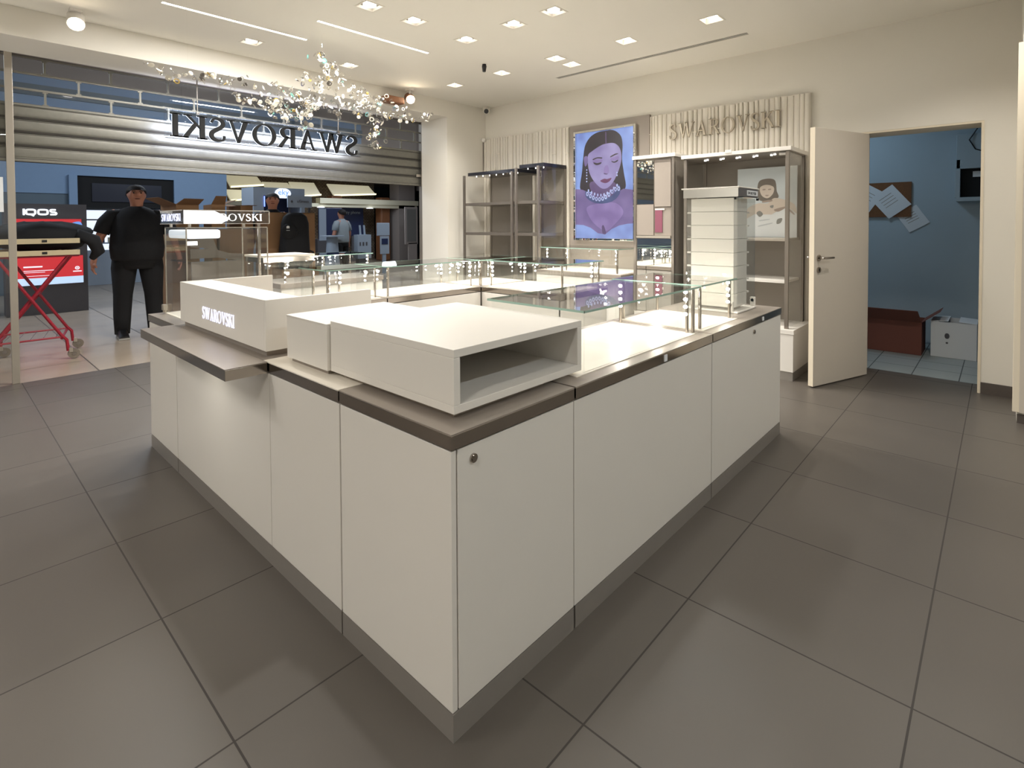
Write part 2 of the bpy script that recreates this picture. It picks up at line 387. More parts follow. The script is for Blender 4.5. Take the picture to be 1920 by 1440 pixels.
# walls
wb = MB().box(XW, XW+.28, .945, YM, 0, ZC+.1).box(XW, XW+.28, Y0, .118, 0, ZC+.1).box(XW, XW+.28, .118, .945, 2.19, ZC+.1)
struct('wall_back', wb, M['paint'])
struct('trim_1', MB().box(XW-.006, XW+.30, .115, .133, 0, 2.188).box(XW-.006, XW+.30, .930, .948, 0, 2.188).box(XW-.006, XW+.30, .133, .930, 2.172, 2.188), M['dooredge'])
struct('wall_front', MB().box(4.94, XW, YF, YM, 0, ZC+.1).box(X0, 4.94, YF, YM, 2.88, ZC+.1), M['paint'])
struct('wall_left', MB().box(X0-.1, X0, Y0, YM, 0, ZC+.1), M['paint'])
struct('wall_rear', MB().box(X0, XW, Y0-.1, Y0, 0, ZC+.1), M['paint'])
struct('wall_right', MB().box(5.03, XW, Y0, -.09, 0, ZC), M['paint'])
struct('baseboard_back', MB().box(XW-.012, XW, -.09, .112, 0, .09), M['skirt'])
struct('baseboard_right', MB().box(5.018, 5.03, Y0, -.09, 0, .06), M['skirt'])
dp = thing('closet_door', 'cream closet door panel at the far right edge beside the open doorway', 'closet door', (5.005, -.5, .07))
obj('panel', MB().box(5.0, 5.028, -1.0, -.066, .077, 2.59), M['dooredge'], dp, bevel=.003)
obj('edge_trim', MB().box(4.995, 5.0, -.125, -.10, .077, 2.59), M['door'], dp)
# store room beyond the doorway
struct('wall_store_room', MB().box(7.66, 7.76, -1.2, 3.0, 0, 3.0).box(XW+.28, 7.66, -1.2, -1.1, 0, 3).box(XW+.28, 7.66, 2.9, 3.0, 0, 3), M['stwall'])
struct('ceiling_store_room', MB().box(XW+.28, 7.76, -1.2, 3.0, 3.0, 3.1), M['stwall'])

# door leaf, standing open
dx, dy = 4.946-5.683, 1.145-.883; DLn = math.hypot(dx, dy); ang = math.atan2(dy, dx)
dr = bpy.data.objects.new('door_1', None); COL.objects.link(dr); dr.location = (5.683, .883, 0); dr.rotation_euler = (0, 0, ang); dr['kind'] = 'structure'
def lobj(name, mb, m, p, **k): return obj(name, mb, m, p, local=True, **k)
lobj('door_leaf', MB().box(0, DLn, -.042, 0, .012, 2.166).box(DLn-.0005, DLn+.001, -.042, 0, .012, 2.166, 1), [M['door'], M['dooredge']], dr, bevel=.0015)
for sgn in (1, -1):
    y = .0 if sgn > 0 else -.042
    hd = lobj('door_handle', MB().cyl((DLn-.06, y, 1.085), (DLn-.06, y+sgn*.05, 1.085), .009).tube([(DLn-.06, y+sgn*.05, 1.085), (DLn-.10, y+sgn*.055, 1.085), (DLn-.19, y+sgn*.05, 1.085)], .009), M['chrome'], dr, smooth=True)
    lobj('handle_rose', MB().cyl((DLn-.06, y, 1.085), (DLn-.06, y+sgn*.009, 1.085), .026, 24), M['chrome'], hd, smooth=True)
    lobj('lock_cylinder', MB().cyl((DLn-.06, y, .985), (DLn-.06, y+sgn*.009, .985), .024, 24).box(DLn-.064, DLn-.056, y+sgn*.009-.001, y+sgn*.012+.001, .972, .998, 1), [M['chrome'], M['black']], dr)

# ------------------------------------------------------------------ ceiling fittings
LBL = ['left one over the far counter run, nearest the ceiling strip', 'middle one over the far counter run', 'one above the far corner of the counter',
       'one above the staff side of the counter corner', 'nearest one in the short row over the staff side',
       'one nearest the long slot vent end by the doorway', 'one midway beside the slot vent', 'one off the far end of the vent, left of its twin',
       'one squeezed beside the far end of the slot vent', 'one between the shelf cabinets and the hanging black sensor', 'one nearest the far corner camera',
       'one behind the crystal chandelier, right', 'one behind the crystal chandelier, left']
def downlight(i, x, y, kind, label, k=1.0):
    t = thing('downlight', label, 'ceiling light', (x, y, ZC), 'recessed downlights')
    h = .075; w = MB()
    for (a, b, c, d) in ((-h, -h, -h, h), (h, h, -h, h)): pass
    w.add([(x-h,y-h,ZC),(x+h,y-h,ZC),(x+h,y+h,ZC),(x-h,y+h,ZC),(x-h,y-h,ZC+.1),(x+h,y-h,ZC+.1),(x+h,y+h,ZC+.1),(x-h,y+h,ZC+.1)],
          [(0,1,5,4),(1,2,6,5),(2,3,7,6),(3,0,4,7),(4,5,6,7)])
    fr = MB(); e = .012
    fr.box(x-h-e, x+h+e, y-h-e, y-h, ZC-.003, ZC).box(x-h-e, x+h+e, y+h, y+h+e, ZC-.003, ZC).box(x-h-e, x-h, y-h, y+h, ZC-.003, ZC).box(x+h, x+h+e, y-h, y+h, ZC-.003, ZC)
    obj('well', w, M['well'], t); obj('frame', fr, M['well'], t)
    zz = ZC+(.028 if kind == 'square' else .004)
    if kind == 'round': obj('baffle', MB().box(x-h, x+h, y-h, y+h, ZC+.022, ZC+.03), M['baffle'], t)
    lm = MB().cyl((x, y, zz), (x, y, zz+.018), .05, 24)
    obj('lamp', lm, M['lampon'], t, smooth=True)
    lamp('SPOT', 'downlight_beam', (x, y, zz-.032), DOWN_W*k, WARM, size=.045, spot=R(125), blend=.9, target=(x, y, 0))
for i, (x, y, k) in enumerate(DL): downlight(i, x, y, k, 'square recessed ceiling downlight, '+LBL[i])
for i, (x, y, k) in enumerate(DLX): downlight(i, x, y, k, 'square recessed ceiling downlight outside the frame, above '+['the front counter corner', 'the right counter run', 'the right counter end', 'the left counter run', 'the left of the shop', 'the viewer', 'the door leaf'][i], (.26, .5, .5, .8, .95, .95, .95)[i])
for n, (a, b, y) in enumerate(STR):
    t = thing('strip_light', ['long recessed ceiling strip light farther left', 'long recessed ceiling strip light nearer the room centre', 'added unseen fill strip light behind the viewer, right', 'added unseen fill strip light behind the viewer, by the closet', 'added unseen fill strip light left of the viewer', 'added unseen fill strip light far left of the counter'][n], 'ceiling light', ((a+b)/2, y, ZC), 'recessed strip lights')
    obj('channel', MB().box(a, b, y-.024, y-.018, ZC-.002, ZC+.05).box(a, b, y+.018, y+.024, ZC-.002, ZC+.05), M['well'], t)
    obj('diffuser', MB().box(a, b, y-.018, y+.018, ZC+.004, ZC+.02), M['stripon'], t)
    lamp('AREA', 'strip_beam', ((a+b)/2, y, ZC-.004), STRIP_W*(1.1, 1.1, .6, .28, .55, .9)[n], (.86, .94, 1) if n in (2, 3) else NEUT, size=b-a-.1, size_y=.03)
t = thing('slot_vent', 'long narrow slot vent in the ceiling with three dark slits', 'air vent', (5.09, 2.83, ZC))
sv = MB()
for k in range(4): sv.box(5.055+k*.0212, 5.055+k*.0212+.0064, 1.737, 3.93, ZC-.002, ZC)
obj('blades', sv, M['ceil'], t); obj('slit_shade', MB().box(5.055, 5.125, 1.737, 3.93, ZC+.004, ZC+.06), M['blackmatt'], t)  # black block stands in for the shade inside the slits
t = thing('ceiling_sensor', 'small black cylinder sensor hanging from the ceiling', 'sensor', (4.095, 4.153, ZC-.09))
obj('housing', MB().tube([(4.095, 4.153, ZC-.002), (4.095, 4.153, ZC-.03), (4.09, 4.15, ZC-.085)], [.02, .026, .018], 14), M['black'], t, smooth=True)
obj('mount', MB().cyl((4.095, 4.153, ZC-.004), (4.095, 4.153, ZC), .03, 16), M['well'], t)
t = thing('security_camera', 'white round camera with black lens in the far ceiling corner', 'camera', (5.58, 5.62, 3.02))
obj('base', MB().cyl((5.60, 5.64, 3.105), (5.60, 5.64, 3.07), .055, 24), M['paint'], t, smooth=True)
obj('ball', MB().ball((5.57, 5.61, 3.04), .05), M['paint'], t, smooth='all')
obj('lens', MB().cyl((5.545, 5.585, 3.03), (5.527, 5.567, 3.02), .033, 20), M['black'], t)
t = thing('wall_bulb_sensor', 'small white round sensor on the corner wall with a thin cable below', 'sensor', (5.62, YF-.03, 2.62))
obj('ball', MB().ball((5.63, YF-.03, 2.63), .035), M['boxwhite'], t, smooth='all')
obj('cable', MB().cyl((5.64, YF-.008, 2.60), (5.64, YF-.008, 2.13), .005, 8), M['greymetal'], t)
# header spotlights
def spot_head(x, y, z, label, glow, tgt, w, boxy=True):
    t = thing('spotlight', label, 'spotlight', (x, y, z), 'surface spotlights by the shopfront')
    obj('ceiling_mount', MB().box(x-.04, x+.04, y-.04, y+.04, ZC-.02, ZC), M['boxwhite'], t)
    obj('arm', MB().cyl((x, y, ZC-.02), (x, y, z+.04), .012), M['boxwhite'], t)
    d = (Vector(tgt)-Vector((x, y, z))).normalized(); a = Vector((x, y, z))-d*.08; b = Vector((x, y, z))+d*.05
    obj('head', MB().tube([a, b], .058, 20), M['woodcol'] if boxy else M['boxwhite'], t, smooth=True)
    obj('lens', MB().tube([b, b+d*.006], .05, 20), glow, t)
    lamp('SPOT', 'spotlight_beam', b+d*.012, w, (1, .8, .55), size=.05, spot=R(100), blend=.9, target=tgt)
M['hot'] = emit('hot_lamp', (1, .85, .62, 1), 60)
spot_head(4.20, 5.62, 2.99, 'brown spotlight glowing warm white above the right end of the shutter', M['hot'], (2.6, 2.2, 1.2), 10)
spot_head(.83, 5.50, 3.02, 'white spotlight lit at the left above the shutter', M['hot'], (.5, 3.0, .6), 8, False)
# speaker box behind the lamp
t = thing('wall_speaker', 'small brown box on the header wall left of the glowing spotlight', 'speaker', (3.96, 5.68, 2.9))
obj('cabinet', MB().box(3.86, 4.12, 5.62, YF-.001, 2.905, 2.985), M['woodcol'], t, bevel=.006)
obj('grille', MB().box(3.875, 4.105, 5.615, 5.62, 2.915, 2.975), M['woodcol'], t)

# ------------------------------------------------------------------ shopfront
t = thing('roller_shutter', 'half lowered galvanised roller shutter with brick pattern openings across the shopfront', 'roller shutter', (1.0, 6.42, 1.95))
YS = 6.40; XA, XB = -2.9, 4.985
sl = MB(); zt = 2.455
prof = []
for k in range(4):
    z1 = zt-k*.1215; z0 = z1-.1215
    n = 8
    for i in range(n+1):
        a = PI*i/n; prof.append((YS-.008*math.sin(a)**.25-.002, z1-.008-(z1-z0-.016)*i/n))
    prof.append((YS+.012, z0+.004))
pr = [(p[0], p[1]) for p in prof]
rings = [[(XA, y, z) for y, z in pr]+[(XA, y+.012, z) for y, z in reversed(pr)], [(XB, y, z) for y, z in pr]+[(XB, y+.012, z) for y, z in reversed(pr)]]
sl.ring(rings)
obj('solid_slats', sl, M['galv'], t, smooth=True)
gr = MB()
for k in range(5): gr.box(XA, XB, YS-.0108, YS+.011, zt-k*.1215-.0095, zt-k*.1215+.0085).box(XA, XB, YS-.0108, YS+.011, zt-k*.1215-.0245, zt-k*.1215-.0205)
obj('slat_groove_shade', gr, mat('groove_shade', srgb(56, 52, 47), .8), t)  # raised dark strips draw the shade of the slat grooves
obj('bottom_rail', MB().box(XA, XB, YS-.02, YS+.03, 1.948, 1.972).box(XA, XB, YS-.008, YS+.02, 1.962, 1.985), M['galv'], t, bevel=.003)
rl = MB()
for z in (2.455, 2.594, 2.735, 2.875): rl.box(XA, XB, YS-.012, YS+.012, z-.012, z+.006)
for r, (z0, z1, o0) in enumerate(((2.461, 2.582, .735), (2.60, 2.723, .975), (2.741, 2.863, .735))):
    k = -8
    while o0+k*.485 < XB:
        x = o0+k*.485; k += 1
        if x < XA: continue
        rl.box(x-.008, x+.008, YS-.01, YS+.01, z0, z1)
        for s in (-1, 1):
            rl.box(x+s*.008-(.012 if s < 0 else 0), x+s*.008+(.012 if s > 0 else 0), YS-.009, YS+.009, z0, z0+.012)
            rl.box(x+s*.008-(.012 if s < 0 else 0), x+s*.008+(.012 if s > 0 else 0), YS-.009, YS+.009, z1-.012, z1)
obj('brick_grille', rl, M['galv'], t)
obj('clear_panes', MB().box(XA, XB, YS-.002, YS+.002, 2.455, 2.875), M['glass'], t)
obj('shutter_lock', MB().box(4.87, 4.975, YS-.035, YS-.02, 2.075, 2.115), M['alu'], t, bevel=.002)
struct('trim_2', MB().box(4.94, 4.985, YM, YS-.05, 0, 2.9).box(4.985, 5.03, YM, YS+.06, 0, 2.95).box(4.985, 5.03, YM, YS+.06, 2.95, 4.8), M['alu'])
struct('trim_3', MB().box(X0, 5.03, YM-.02, YS+.06, 2.885, 3.3), M['mallgrey'])
struct('trim_4', MB().box(.463, .515, YM, YM+.03, 0, 2.885), M['alu'], bevel=.003)
struct('window_1', MB().box(-2.9, .463, YM+.01, YM+.018, .02, 2.88), M['glass'])
t2 = tag(obj('paper_notice', MB().box(.25, .438, YM+.004, YM+.009, 1.50, 1.80), M['paper']), 'white paper notice stuck on the glass at the left edge', 'notice')
for n, x in enumerate((-1.3, -2.2)):  # unseen uplighters added to brighten the underside of the header beam
    t = thing('fill_uplighter', 'small added fill uplighter beyond the left edge behind the glass, %s one' % ('near', 'far')[n], 'lamp', (x, 6.05, 0), 'added fill uplighters')
    obj('housing', MB().tube([(x, 6.05, 0), (x, 6.05, .10)], [.07, .09], 20), M['steel'], t, smooth=True); obj('lens', MB().cyl((x, 6.05, .10), (x, 6.05, .104), .075, 20), M['lampon'], t)
    lamp('SPOT', 'fill_uplighter_beam', (x, 6.05, .12), 55, WARM, size=.06, spot=R(120), blend=.9, target=(x+1.6, 6.0, 2.88))
# hanging sign seen from behind
t = thing('hanging_letter_sign', 'backlit SWAROVSKI sign seen mirrored from inside, hanging before the shutter', 'sign', (2.7, 6.12, 2.27))
def backword(p, s): return (3.74-p[0], 6.10+.04*s, 2.275+p[1])
lw = MB(); word(lw, 'SWAROVSKI', lambda p, s: (3.74-p[0], 6.10+.034*s, 2.268+p[1]), .235, 2.10)
obj('letters', lw, M['blackmatt'], t)
lw2 = MB(); word(lw2, 'SWAROVSKI', lambda p, s: (3.74-p[0], 6.135+.004*s, 2.268+p[1]), .235, 2.10)
obj('letter_glow_faces', lw2, M['letterglow'], t)
obj('acrylic_panel', MB().box(1.60, 3.79, 6.142, 6.146, 2.255, 2.535), M['acryl'], t)
obj('acrylic_rails', MB().box(1.60, 3.79, 6.09, 6.15, 2.53, 2.536).box(1.60, 3.79, 6.09, 6.15, 2.25, 2.256), M['acryl'], t)
for x in (1.90, 3.49):
    rd = obj('hanging_rod', MB().cyl((x, 6.146, 2.53), (x, 6.146, 2.88), .006), M['steel'], t)
    obj('rod_clamp', MB().box(x-.014, x+.014, 6.132, 6.16, 2.52, 2.55), M['steel'], rd)
for x in (1.9, 2.45, 3.0, 3.55): lamp('AREA', 'sign_glow', (x, 6.16, 2.385), 6.0, (.74, .8, 1), size=.5, size_y=.12, target=(x, 6.4, 2.385))

# ------------------------------------------------------------------ the counter ring
ZD, ZP, ZE = .829, .076, .787
def lock(x, y, z, d, parent):
    p = Vector((x, y, z)); d = Vector(d)
    o = obj('lock', MB().tube([p, p+d*.006], .0125, 20).tube([p+d*.006, p+d*.008], .009, 16), M['chrome'], parent, smooth=True)
    obj('keyhole', MB().box(x-.0015-abs(d.y)*.001, x+.0015+abs(d.y)*.001, y-.0015, y+.0015, z-.006, z+.006).add([], []), M['black'], o) if False else None
    return o
def counter(label, x0, x1, y0, y1, outs, cols=None, deck='deck', inlay=None, rim=.05, panels=None, locks=(), gap=.002):
    """cabinet unit: carcass core, plinth, front panels on the open sides, top slab with polished edge"""
    t = thing('counter_cabinet', label, 'counter', ((x0+x1)/2, (y0+y1)/2, 0), 'white cabinets of the ring counter')
    a0, a1, b0, b1 = x0+(0 if 'W' in outs else gap), x1-(0 if 'E' in outs else gap), y0+(0 if 'S' in outs else gap), y1-(0 if 'N' in outs else gap)
    obj('carcass', MB().box(a0+.02, a1-.02, b0+.02, b1-.02, .02, ZE-.01), M['white'], t)
    obj('plinth', MB().box(a0, a1, b0, b1, 0, ZP), M['plinth'], t)
    for side, u0, u1 in panels or []:
        if side == 'S': p = MB().box(u0+.002, u1-.002, b0, b0+.018, ZP+.003, ZE-.006)
        if side == 'W': p = MB().box(a0, a0+.018, u0+.002, u1-.002, ZP+.003, ZE-.006)
        if side == 'N': p = MB().box(u0+.002, u1-.002, b1-.018, b1, ZP+.003, ZE-.006)
        if side == 'E': p = MB().box(a1-.018, a1, u0+.002, u1-.002, ZP+.003, ZE-.006)
        fp = obj('front_panel', p, M['white'], t, bevel=.0015)
        for s2, u, z in locks:
            if s2 == side and u0 < u < u1:
                if side == 'S': lock(u, b0, z, (0, -1, 0), fp)
                if side == 'W': lock(a0, u, z, (-1, 0, 0), fp)
    ov = .004
    e0, e1, f0, f1 = a0-(ov if 'W' in outs else 0), a1+(ov if 'E' in outs else 0), b0-(ov if 'S' in outs else 0), b1+(ov if 'N' in outs else 0)
    obj('polished_edge', MB().box(e0, e1, f0, f1, ZE, ZD-.004), M['chrome'], t, bevel=.001)
    obj('top', MB().box(e0, e1, f0, f1, ZD-.004, ZD), M[deck], t)
    if 'till' in label: obj('top_grey_strip', MB().box(e0, 1.3, 2.21, f1, ZD-.001, ZD+.0004), M['deck'], t)
    if inlay:
        for (i0, i1, j0, j1) in inlay: obj('top_inlay', MB().box(i0, i1, j0, j1, ZD-.001, ZD+.003), M['inlay'], t, bevel=.001)
    return t
CX0, CX1, CY0 = .913, 1.456, 1.056
c1 = counter('white counter corner unit nearest the viewer with a small round lock', CX0, CX1, CY0, 1.618, 'WS', panels=[('S', CX0+.02, CX1), ('W', CY0, 1.618)], locks=[('S', .99, .743)])
c2 = counter('white counter unit along the left face, under the till box and bag shelf', CX0, 1.454, 1.622, 3.37, 'W', deck='inlay', panels=[('W', 1.622, 2.165), ('W', 2.165, 3.37), ('E', 1.66, 2.5), ('E', 2.5, 3.37)])
c3 = counter('white counter unit at the far left end, under the tall glass case with lit header', CX0, 2.30, 3.374, 3.90, 'WN', panels=[('W', 3.374, 3.90), ('S', 1.46, 2.30)], inlay=[(.99, 2.28, 3.43, 3.86)])
c4 = counter('white counter unit in the middle of the right face, under the near long glass case', CX1+.006, 2.618, CY0, 1.64, 'S', panels=[('S', CX1, 2.618), ('N', CX1, 2.618)], inlay=[(1.555, 2.56, 1.115, 1.60)])
c5 = counter('white counter unit at the right end, under the tall narrow drawer case', 2.622, 3.735, CY0, 1.64, 'SE', panels=[('S', 2.622, 3.735), ('E', CY0, 1.64), ('N', 2.622, 3.735)], inlay=[(2.66, 3.13, 1.115, 1.60)], locks=[('S', 3.226, .747)])
c6 = counter('white counter unit on the far run, left of the inside corner', 2.304, 3.27, 3.374, 3.90, 'N', panels=[('S', 2.304, 3.27)], inlay=[(2.32, 3.22, 3.43, 3.86)])
c7 = counter('white counter corner unit diagonally opposite the viewer', 3.274, 3.93, 3.374, 3.90, 'NE', panels=[('E', 3.374, 3.90)], inlay=[(3.33, 3.88, 3.43, 3.86)])
c8 = counter('white counter unit on the far right run, beside the staff gap', 3.274, 3.93, 2.50, 3.37, 'SE', panels=[('W', 2.50, 3.37), ('S', 3.274, 3.93), ('E', 2.5, 3.37)], inlay=[(3.34, 3.88, 2.55, 3.35)])
for o in (c4,):
    obj('edge_tag', MB().box(2.10, 2.125, 1.049, 1.0535, ZE+.004, ZE+.032), M['paper'], o)
obj('edge_tag', MB().box(3.36, 3.385, 1.049, 1.0535, ZE+.006, ZE+.028), M['paper'], c5)
lt = MB(); word(lt, 'SWAROVSKI', lambda p, s: (2.375+p[0], 1.0625-.0012*s, .722+p[1]), .03, .21); obj('faint_lettering', lt, M['steel'], c4)
# bag shelf
t = thing('bag_shelf', 'grey metal ledge with mirror polished edge sticking out below the till box', 'shelf', (.83, 2.76, ZE))
obj('polished_edge', MB().box(  .747, .905, 2.166, 3.362, ZE-.002, ZD-.002), M['chrome'], t, bevel=.001)
obj('ledge_top', MB().box(.747, .906, 2.166, 3.362, ZD-.002, ZD+.0015), M['deck'], t)
obj('under_light', MB().box(.80, .812, 2.30, 3.25, ZE-.008, ZE-.002), M['hdrglow'], t)
lamp('AREA', 'shelf_under_light', (.79, 2.75, ZE-.012), 1.1, (1, .97, .86), size=.012, size_y=.9, target=(.84, 2.75, .5))
# open white boxes
t = thing('display_riser', 'large white open-ended box on the front counter corner', 'box', (1.29, 1.46, ZD))
z0, z1, w = ZD+.017, 1.029, .024; a0, a1, b0, b1 = .981, 1.595, 1.122, 1.80
obj('base_pad', MB().box(1.005, 1.41, 1.15, 1.74, ZD, z0), M['deck'], t)
obj('shell', MB().box(a0, a1, b0, b1, z1-w, z1).box(a0, a1, b0, b1, z0, z0+w).box(a0, a0+w, b0, b1, z0+w, z1-w).box(a1-w, a1, b0, b1, z0+w, z1-w), M['boxwhite'], t, bevel=.0015)
obj('back_panel', MB().box(a0+w, a1-w, b1-.02, b1, z0+w, z1-w), M['boxwhite'], t)
t = thing('display_riser', 'white closed box behind the large open-ended box, left of it', 'box', (1.2, 1.96, ZD))
obj('base_pad', MB().box(.985, 1.40, 1.825, 2.115, ZD, z0), M['deck'], t)
obj('shell', MB().box(.969, 1.43, 1.803, 2.125, z0, 1.012), M['boxwhite'], t, bevel=.0015)
obj('lid', MB().box(.967, 1.432, 1.803, 2.127, 1.012, 1.018), M['boxwhite'], t, bevel=.001)
t = thing('till_box', 'tall white till surround with lit SWAROVSKI lettering above the bag shelf', 'box', (1.19, 2.8, ZD))
obj('base_pad', MB().box(.948, 1.40, 2.27, 3.33, ZD+.0005, ZD+.024), M['deck'], t)
obj('front_panel', MB().box(.934, 1.088, 2.262, 3.337, ZD+.024, 1.067), M['boxwhite'], t, bevel=.0015)
for y in (2.244, 3.337): obj('side_panel', MB().box(.934, 1.437, y, y+.018, ZD+.024, 1.0675), M['boxwhite'], t, bevel=.001)
tw = MB(); word(tw, 'SWAROVSKI', lambda p, s: (.9335-.002*s, 3.0-p[0], .908+p[1]), .058, .42); obj('lit_lettering', tw, M['tillglow'], t)

# glass cases with light posts
def led_post(x, y, z0, z1, parent, d, power=1.6):
    """slim post carrying five small lamps that face along d"""
    p = obj('light_post', MB().cyl((x, y, z0), (x, y, z1), .008, 12), M['chrome'], parent, smooth=True)
    dd = Vector((d[0], d[1], 0)).normalized(); mb = MB(); n = 4
    for k in range(n):
        z = z0+(z1-z0)*(.42+.5*k/(n-1)); c = Vector((x, y, z))+dd*.009; mb.ball(c, (.0105, .0105, .0085), 0, 10, 6)
    obj('led_lamps', mb, M['led'], p, smooth='all')
    c = Vector((x, y, z0+(z1-z0)*.72))+dd*.03
    lamp('POINT', 'case_led', c, power, (1, .94, .85), size=.012)
def case(label, x0, x1, y0, y1, ztop, posts, leds, z0=ZD+.003, sides='SNEW', power=1.6, over=.012, group='low glass cases on the counters', name='glass_case'):
    t = thing(name, label, 'display case', ((x0+x1)/2, (y0+y1)/2, z0), group)
    g = .006
    gm = MB().box(x0-over, x1+over, y0-over, y1+over, ztop-.008, ztop, 0)
    obj('glass_top', gm, M['glass'], t)
    e = MB(); o = over+.0005; zz0, zz1 = ztop-.0082, ztop+.0002
    e.box(x0-o, x1+o, y0-o, y0-o+.002, zz0, zz1).box(x0-o, x1+o, y1+o-.002, y1+o, zz0, zz1).box(x0-o, x0-o+.002, y0-o, y1+o, zz0, zz1).box(x1+o-.002, x1+o, y0-o, y1+o, zz0, zz1)
    obj('glass_edge', e, M['glassedge'], t)
    s = {'S': (x0, x1, y0, y0+g), 'N': (x0, x1, y1-g, y1), 'W': (x0, x0+g, y0, y1), 'E': (x1-g, x1, y0, y1)}
    for k in sides: q = s[k]; obj('glass_side', MB().box(q[0], q[1], q[2], q[3], z0, ztop-.008), M['glass'], t)
    for (px, py) in posts: obj('corner_post', MB().cyl((px, py, z0), (px, py, ztop-.008), .009, 12), M['chrome'], t, smooth=True)
    for (px, py, d) in leds: led_post(px, py, z0, ztop-.008, t, d, power)
    return t
case('near long low glass case beside the open white box', 1.612, 2.60, 1.125, 1.60, 1.062, [(2.585, 1.14)], [(2.55, 1.155, (-1, .6)), (2.575, 1.55, (-1, -.5))], sides='SNW')
case('low glass case between the near long case and the tall drawer case', 2.665, 3.13, 1.135, 1.64, 1.062, [(2.69, 1.15), (2.69, 1.60)], [(3.112, 1.155, (-1, .7)), (3.10, 1.60, (-1, -.6))])
case('low glass case on the far run just behind the till box', 1.86, 2.28, 3.46, 3.84, 1.062, [(1.88, 3.475), (2.26, 3.475), (1.95, 3.825)], [(1.89, 3.50, (1, .4)), (2.16, 3.82, (.2, -1))], power=1.0)
case('low glass case on the far run, left of the inside corner', 2.33, 3.255, 3.42, 3.85, 1.062, [(2.35, 3.44)], [(3.20, 3.83, (-.6, -1)), (3.23, 3.46, (-1, .5))])
case('square low glass case on the corner opposite the viewer', 3.30, 3.87, 3.40, 3.85, 1.062, [(3.315, 3.415), (3.855, 3.835)], [(3.33, 3.45, (1, 1)), (3.40, 3.83, (1, -.6))])
case('low glass case on the far right run beside the staff gap', 3.33, 3.88, 2.52, 3.35, 1.062, [(3.35, 2.54), (3.86, 2.54)], [(3.80, 3.33, (-.3, -1)), (3.36, 3.33, (.5, -1)), (3.86, 2.60, (-1, .5))])

# second table behind the ring and its case
t = thing('display_table', 'white low cabinet standing behind the far counter run by the shopfront', 'cabinet', (2.75, 5.2, 0), 'white back cabinets')
obj('body', MB().box(2.2, 3.30, 4.93, 5.45, ZP, ZE-.005), M['white'], t, bevel=.002); obj('plinth', MB().box(2.21, 3.29, 4.94, 5.44, 0, ZP), M['plinth'], t)
obj('top', MB().box(2.19, 3.31, 4.92, 5.46, ZE-.005, ZD), M['deck'], t, bevel=.002)
case('low glass case on the back cabinet by the shopfront', 2.25, 3.20, 4.98, 5.40, 1.075, [(2.27, 5.0), (3.18, 5.38)], [(2.66, 5.0, (0, 1)), (3.17, 5.0, (-1, .5))], power=.8, group='low glass cases on back cabinets')
t = thing('display_table', 'white low cabinet under the wall screen', 'cabinet', (5.2, 3.55, 0), 'white back cabinets')
obj('body', MB().box(4.95, 5.66, 2.98, 4.14, ZP, ZE-.005), M['white'], t, bevel=.002); obj('plinth', MB().box(4.96, 5.66, 2.98, 4.14, 0, ZP), M['plinth'], t)
obj('top', MB().box(4.94, 5.66, 2.97, 4.15, ZE-.005, ZD), M['deck'], t, bevel=.002)
obj('top_inlay', MB().box(5.0, 5.62, 3.02, 4.11, ZD-.001, ZD+.003), M['inlay'], t)
case('low glass case under the wall screen', 5.0, 5.6, 3.04, 4.10, 1.10, [(5.02, 3.06), (5.58, 3.06)], [(5.03, 4.05, (.6, -1)), (5.03, 3.75, (1, .2)), (5.04, 3.08, (.5, 1))], group='low glass cases on back cabinets')

# tall case with stacked trays at the right end
t = thing('tall_drawer_case', 'tall narrow glass case full of stacked white trays on the right counter end', 'display case', (3.49, 1.33, ZD))
obj('base_plate', MB().box(3.285, 3.62, 1.17, 1.51, ZD+.001, ZD+.012), M['boxwhite'], t, bevel=.003)
zz = ZD+.03
for k in range(8):
    a = zz+k*.0845
    tr = obj('tray', MB().box(3.312, 3.54, 1.205, 1.475, a, a+.0828), M['boxwhite'], t, bevel=.002)
    if k < 7: obj('tray_clip', MB().box(3.305, 3.32, 1.475, 1.498, a+.074, a+.084).box(3.54, 3.565, 1.20, 1.215, a+.074, a+.084), M['boxwhite'], tr)
for q in ((3.294, 3.299, 1.18, 1.50), (3.299, 3.61, 1.178, 1.183), (3.299, 3.61, 1.497, 1.502), (3.606, 3.611, 1.18, 1.50)):
    obj('glass_side', MB().box(q[0], q[1], q[2], q[3], ZD+.012, 1.535), M['glass'], t)
obj('cap', MB().box(3.285, 3.62, 1.17, 1.515, 1.538, 1.592), M['mirror'], t)
obj('cap_plate', MB().box(3.275, 3.63, 1.16, 1.525, 1.592, 1.60), M['boxwhite'], t, bevel=.002)
sg = obj('cap_sign', MB().box(3.29, 3.615, 1.163, 1.17, 1.54, 1.59), M['kiosk'], t)
obj('cap_sign_label', MB().box(3.41, 3.60, 1.160, 1.1635, 1.549, 1.581), M['paper'], sg)
q = MB(); word(q, 'SWAROVSKI', lambda p, s: (3.42+p[0], 1.1598-.0008*s, 1.556+p[1]), .017, .15); obj('cap_sign_lettering', q, M['black'], sg)
for (x, y) in ((3.30, 1.215), (3.612, 1.19)):
    obj('hinge_lock', MB().cyl((x-.012, y, ZD+.05), (x+.004, y, ZD+.05), .012).box(x-.012, x+.012, y-.014, y+.014, ZD+.012, ZD+.07, 0), M['boxwhite'], t, bevel=.002)
    obj('cap_lock', MB().box(x-.006, x+.01, y-.03, y-.018, 1.522, 1.536), M['black'], t)

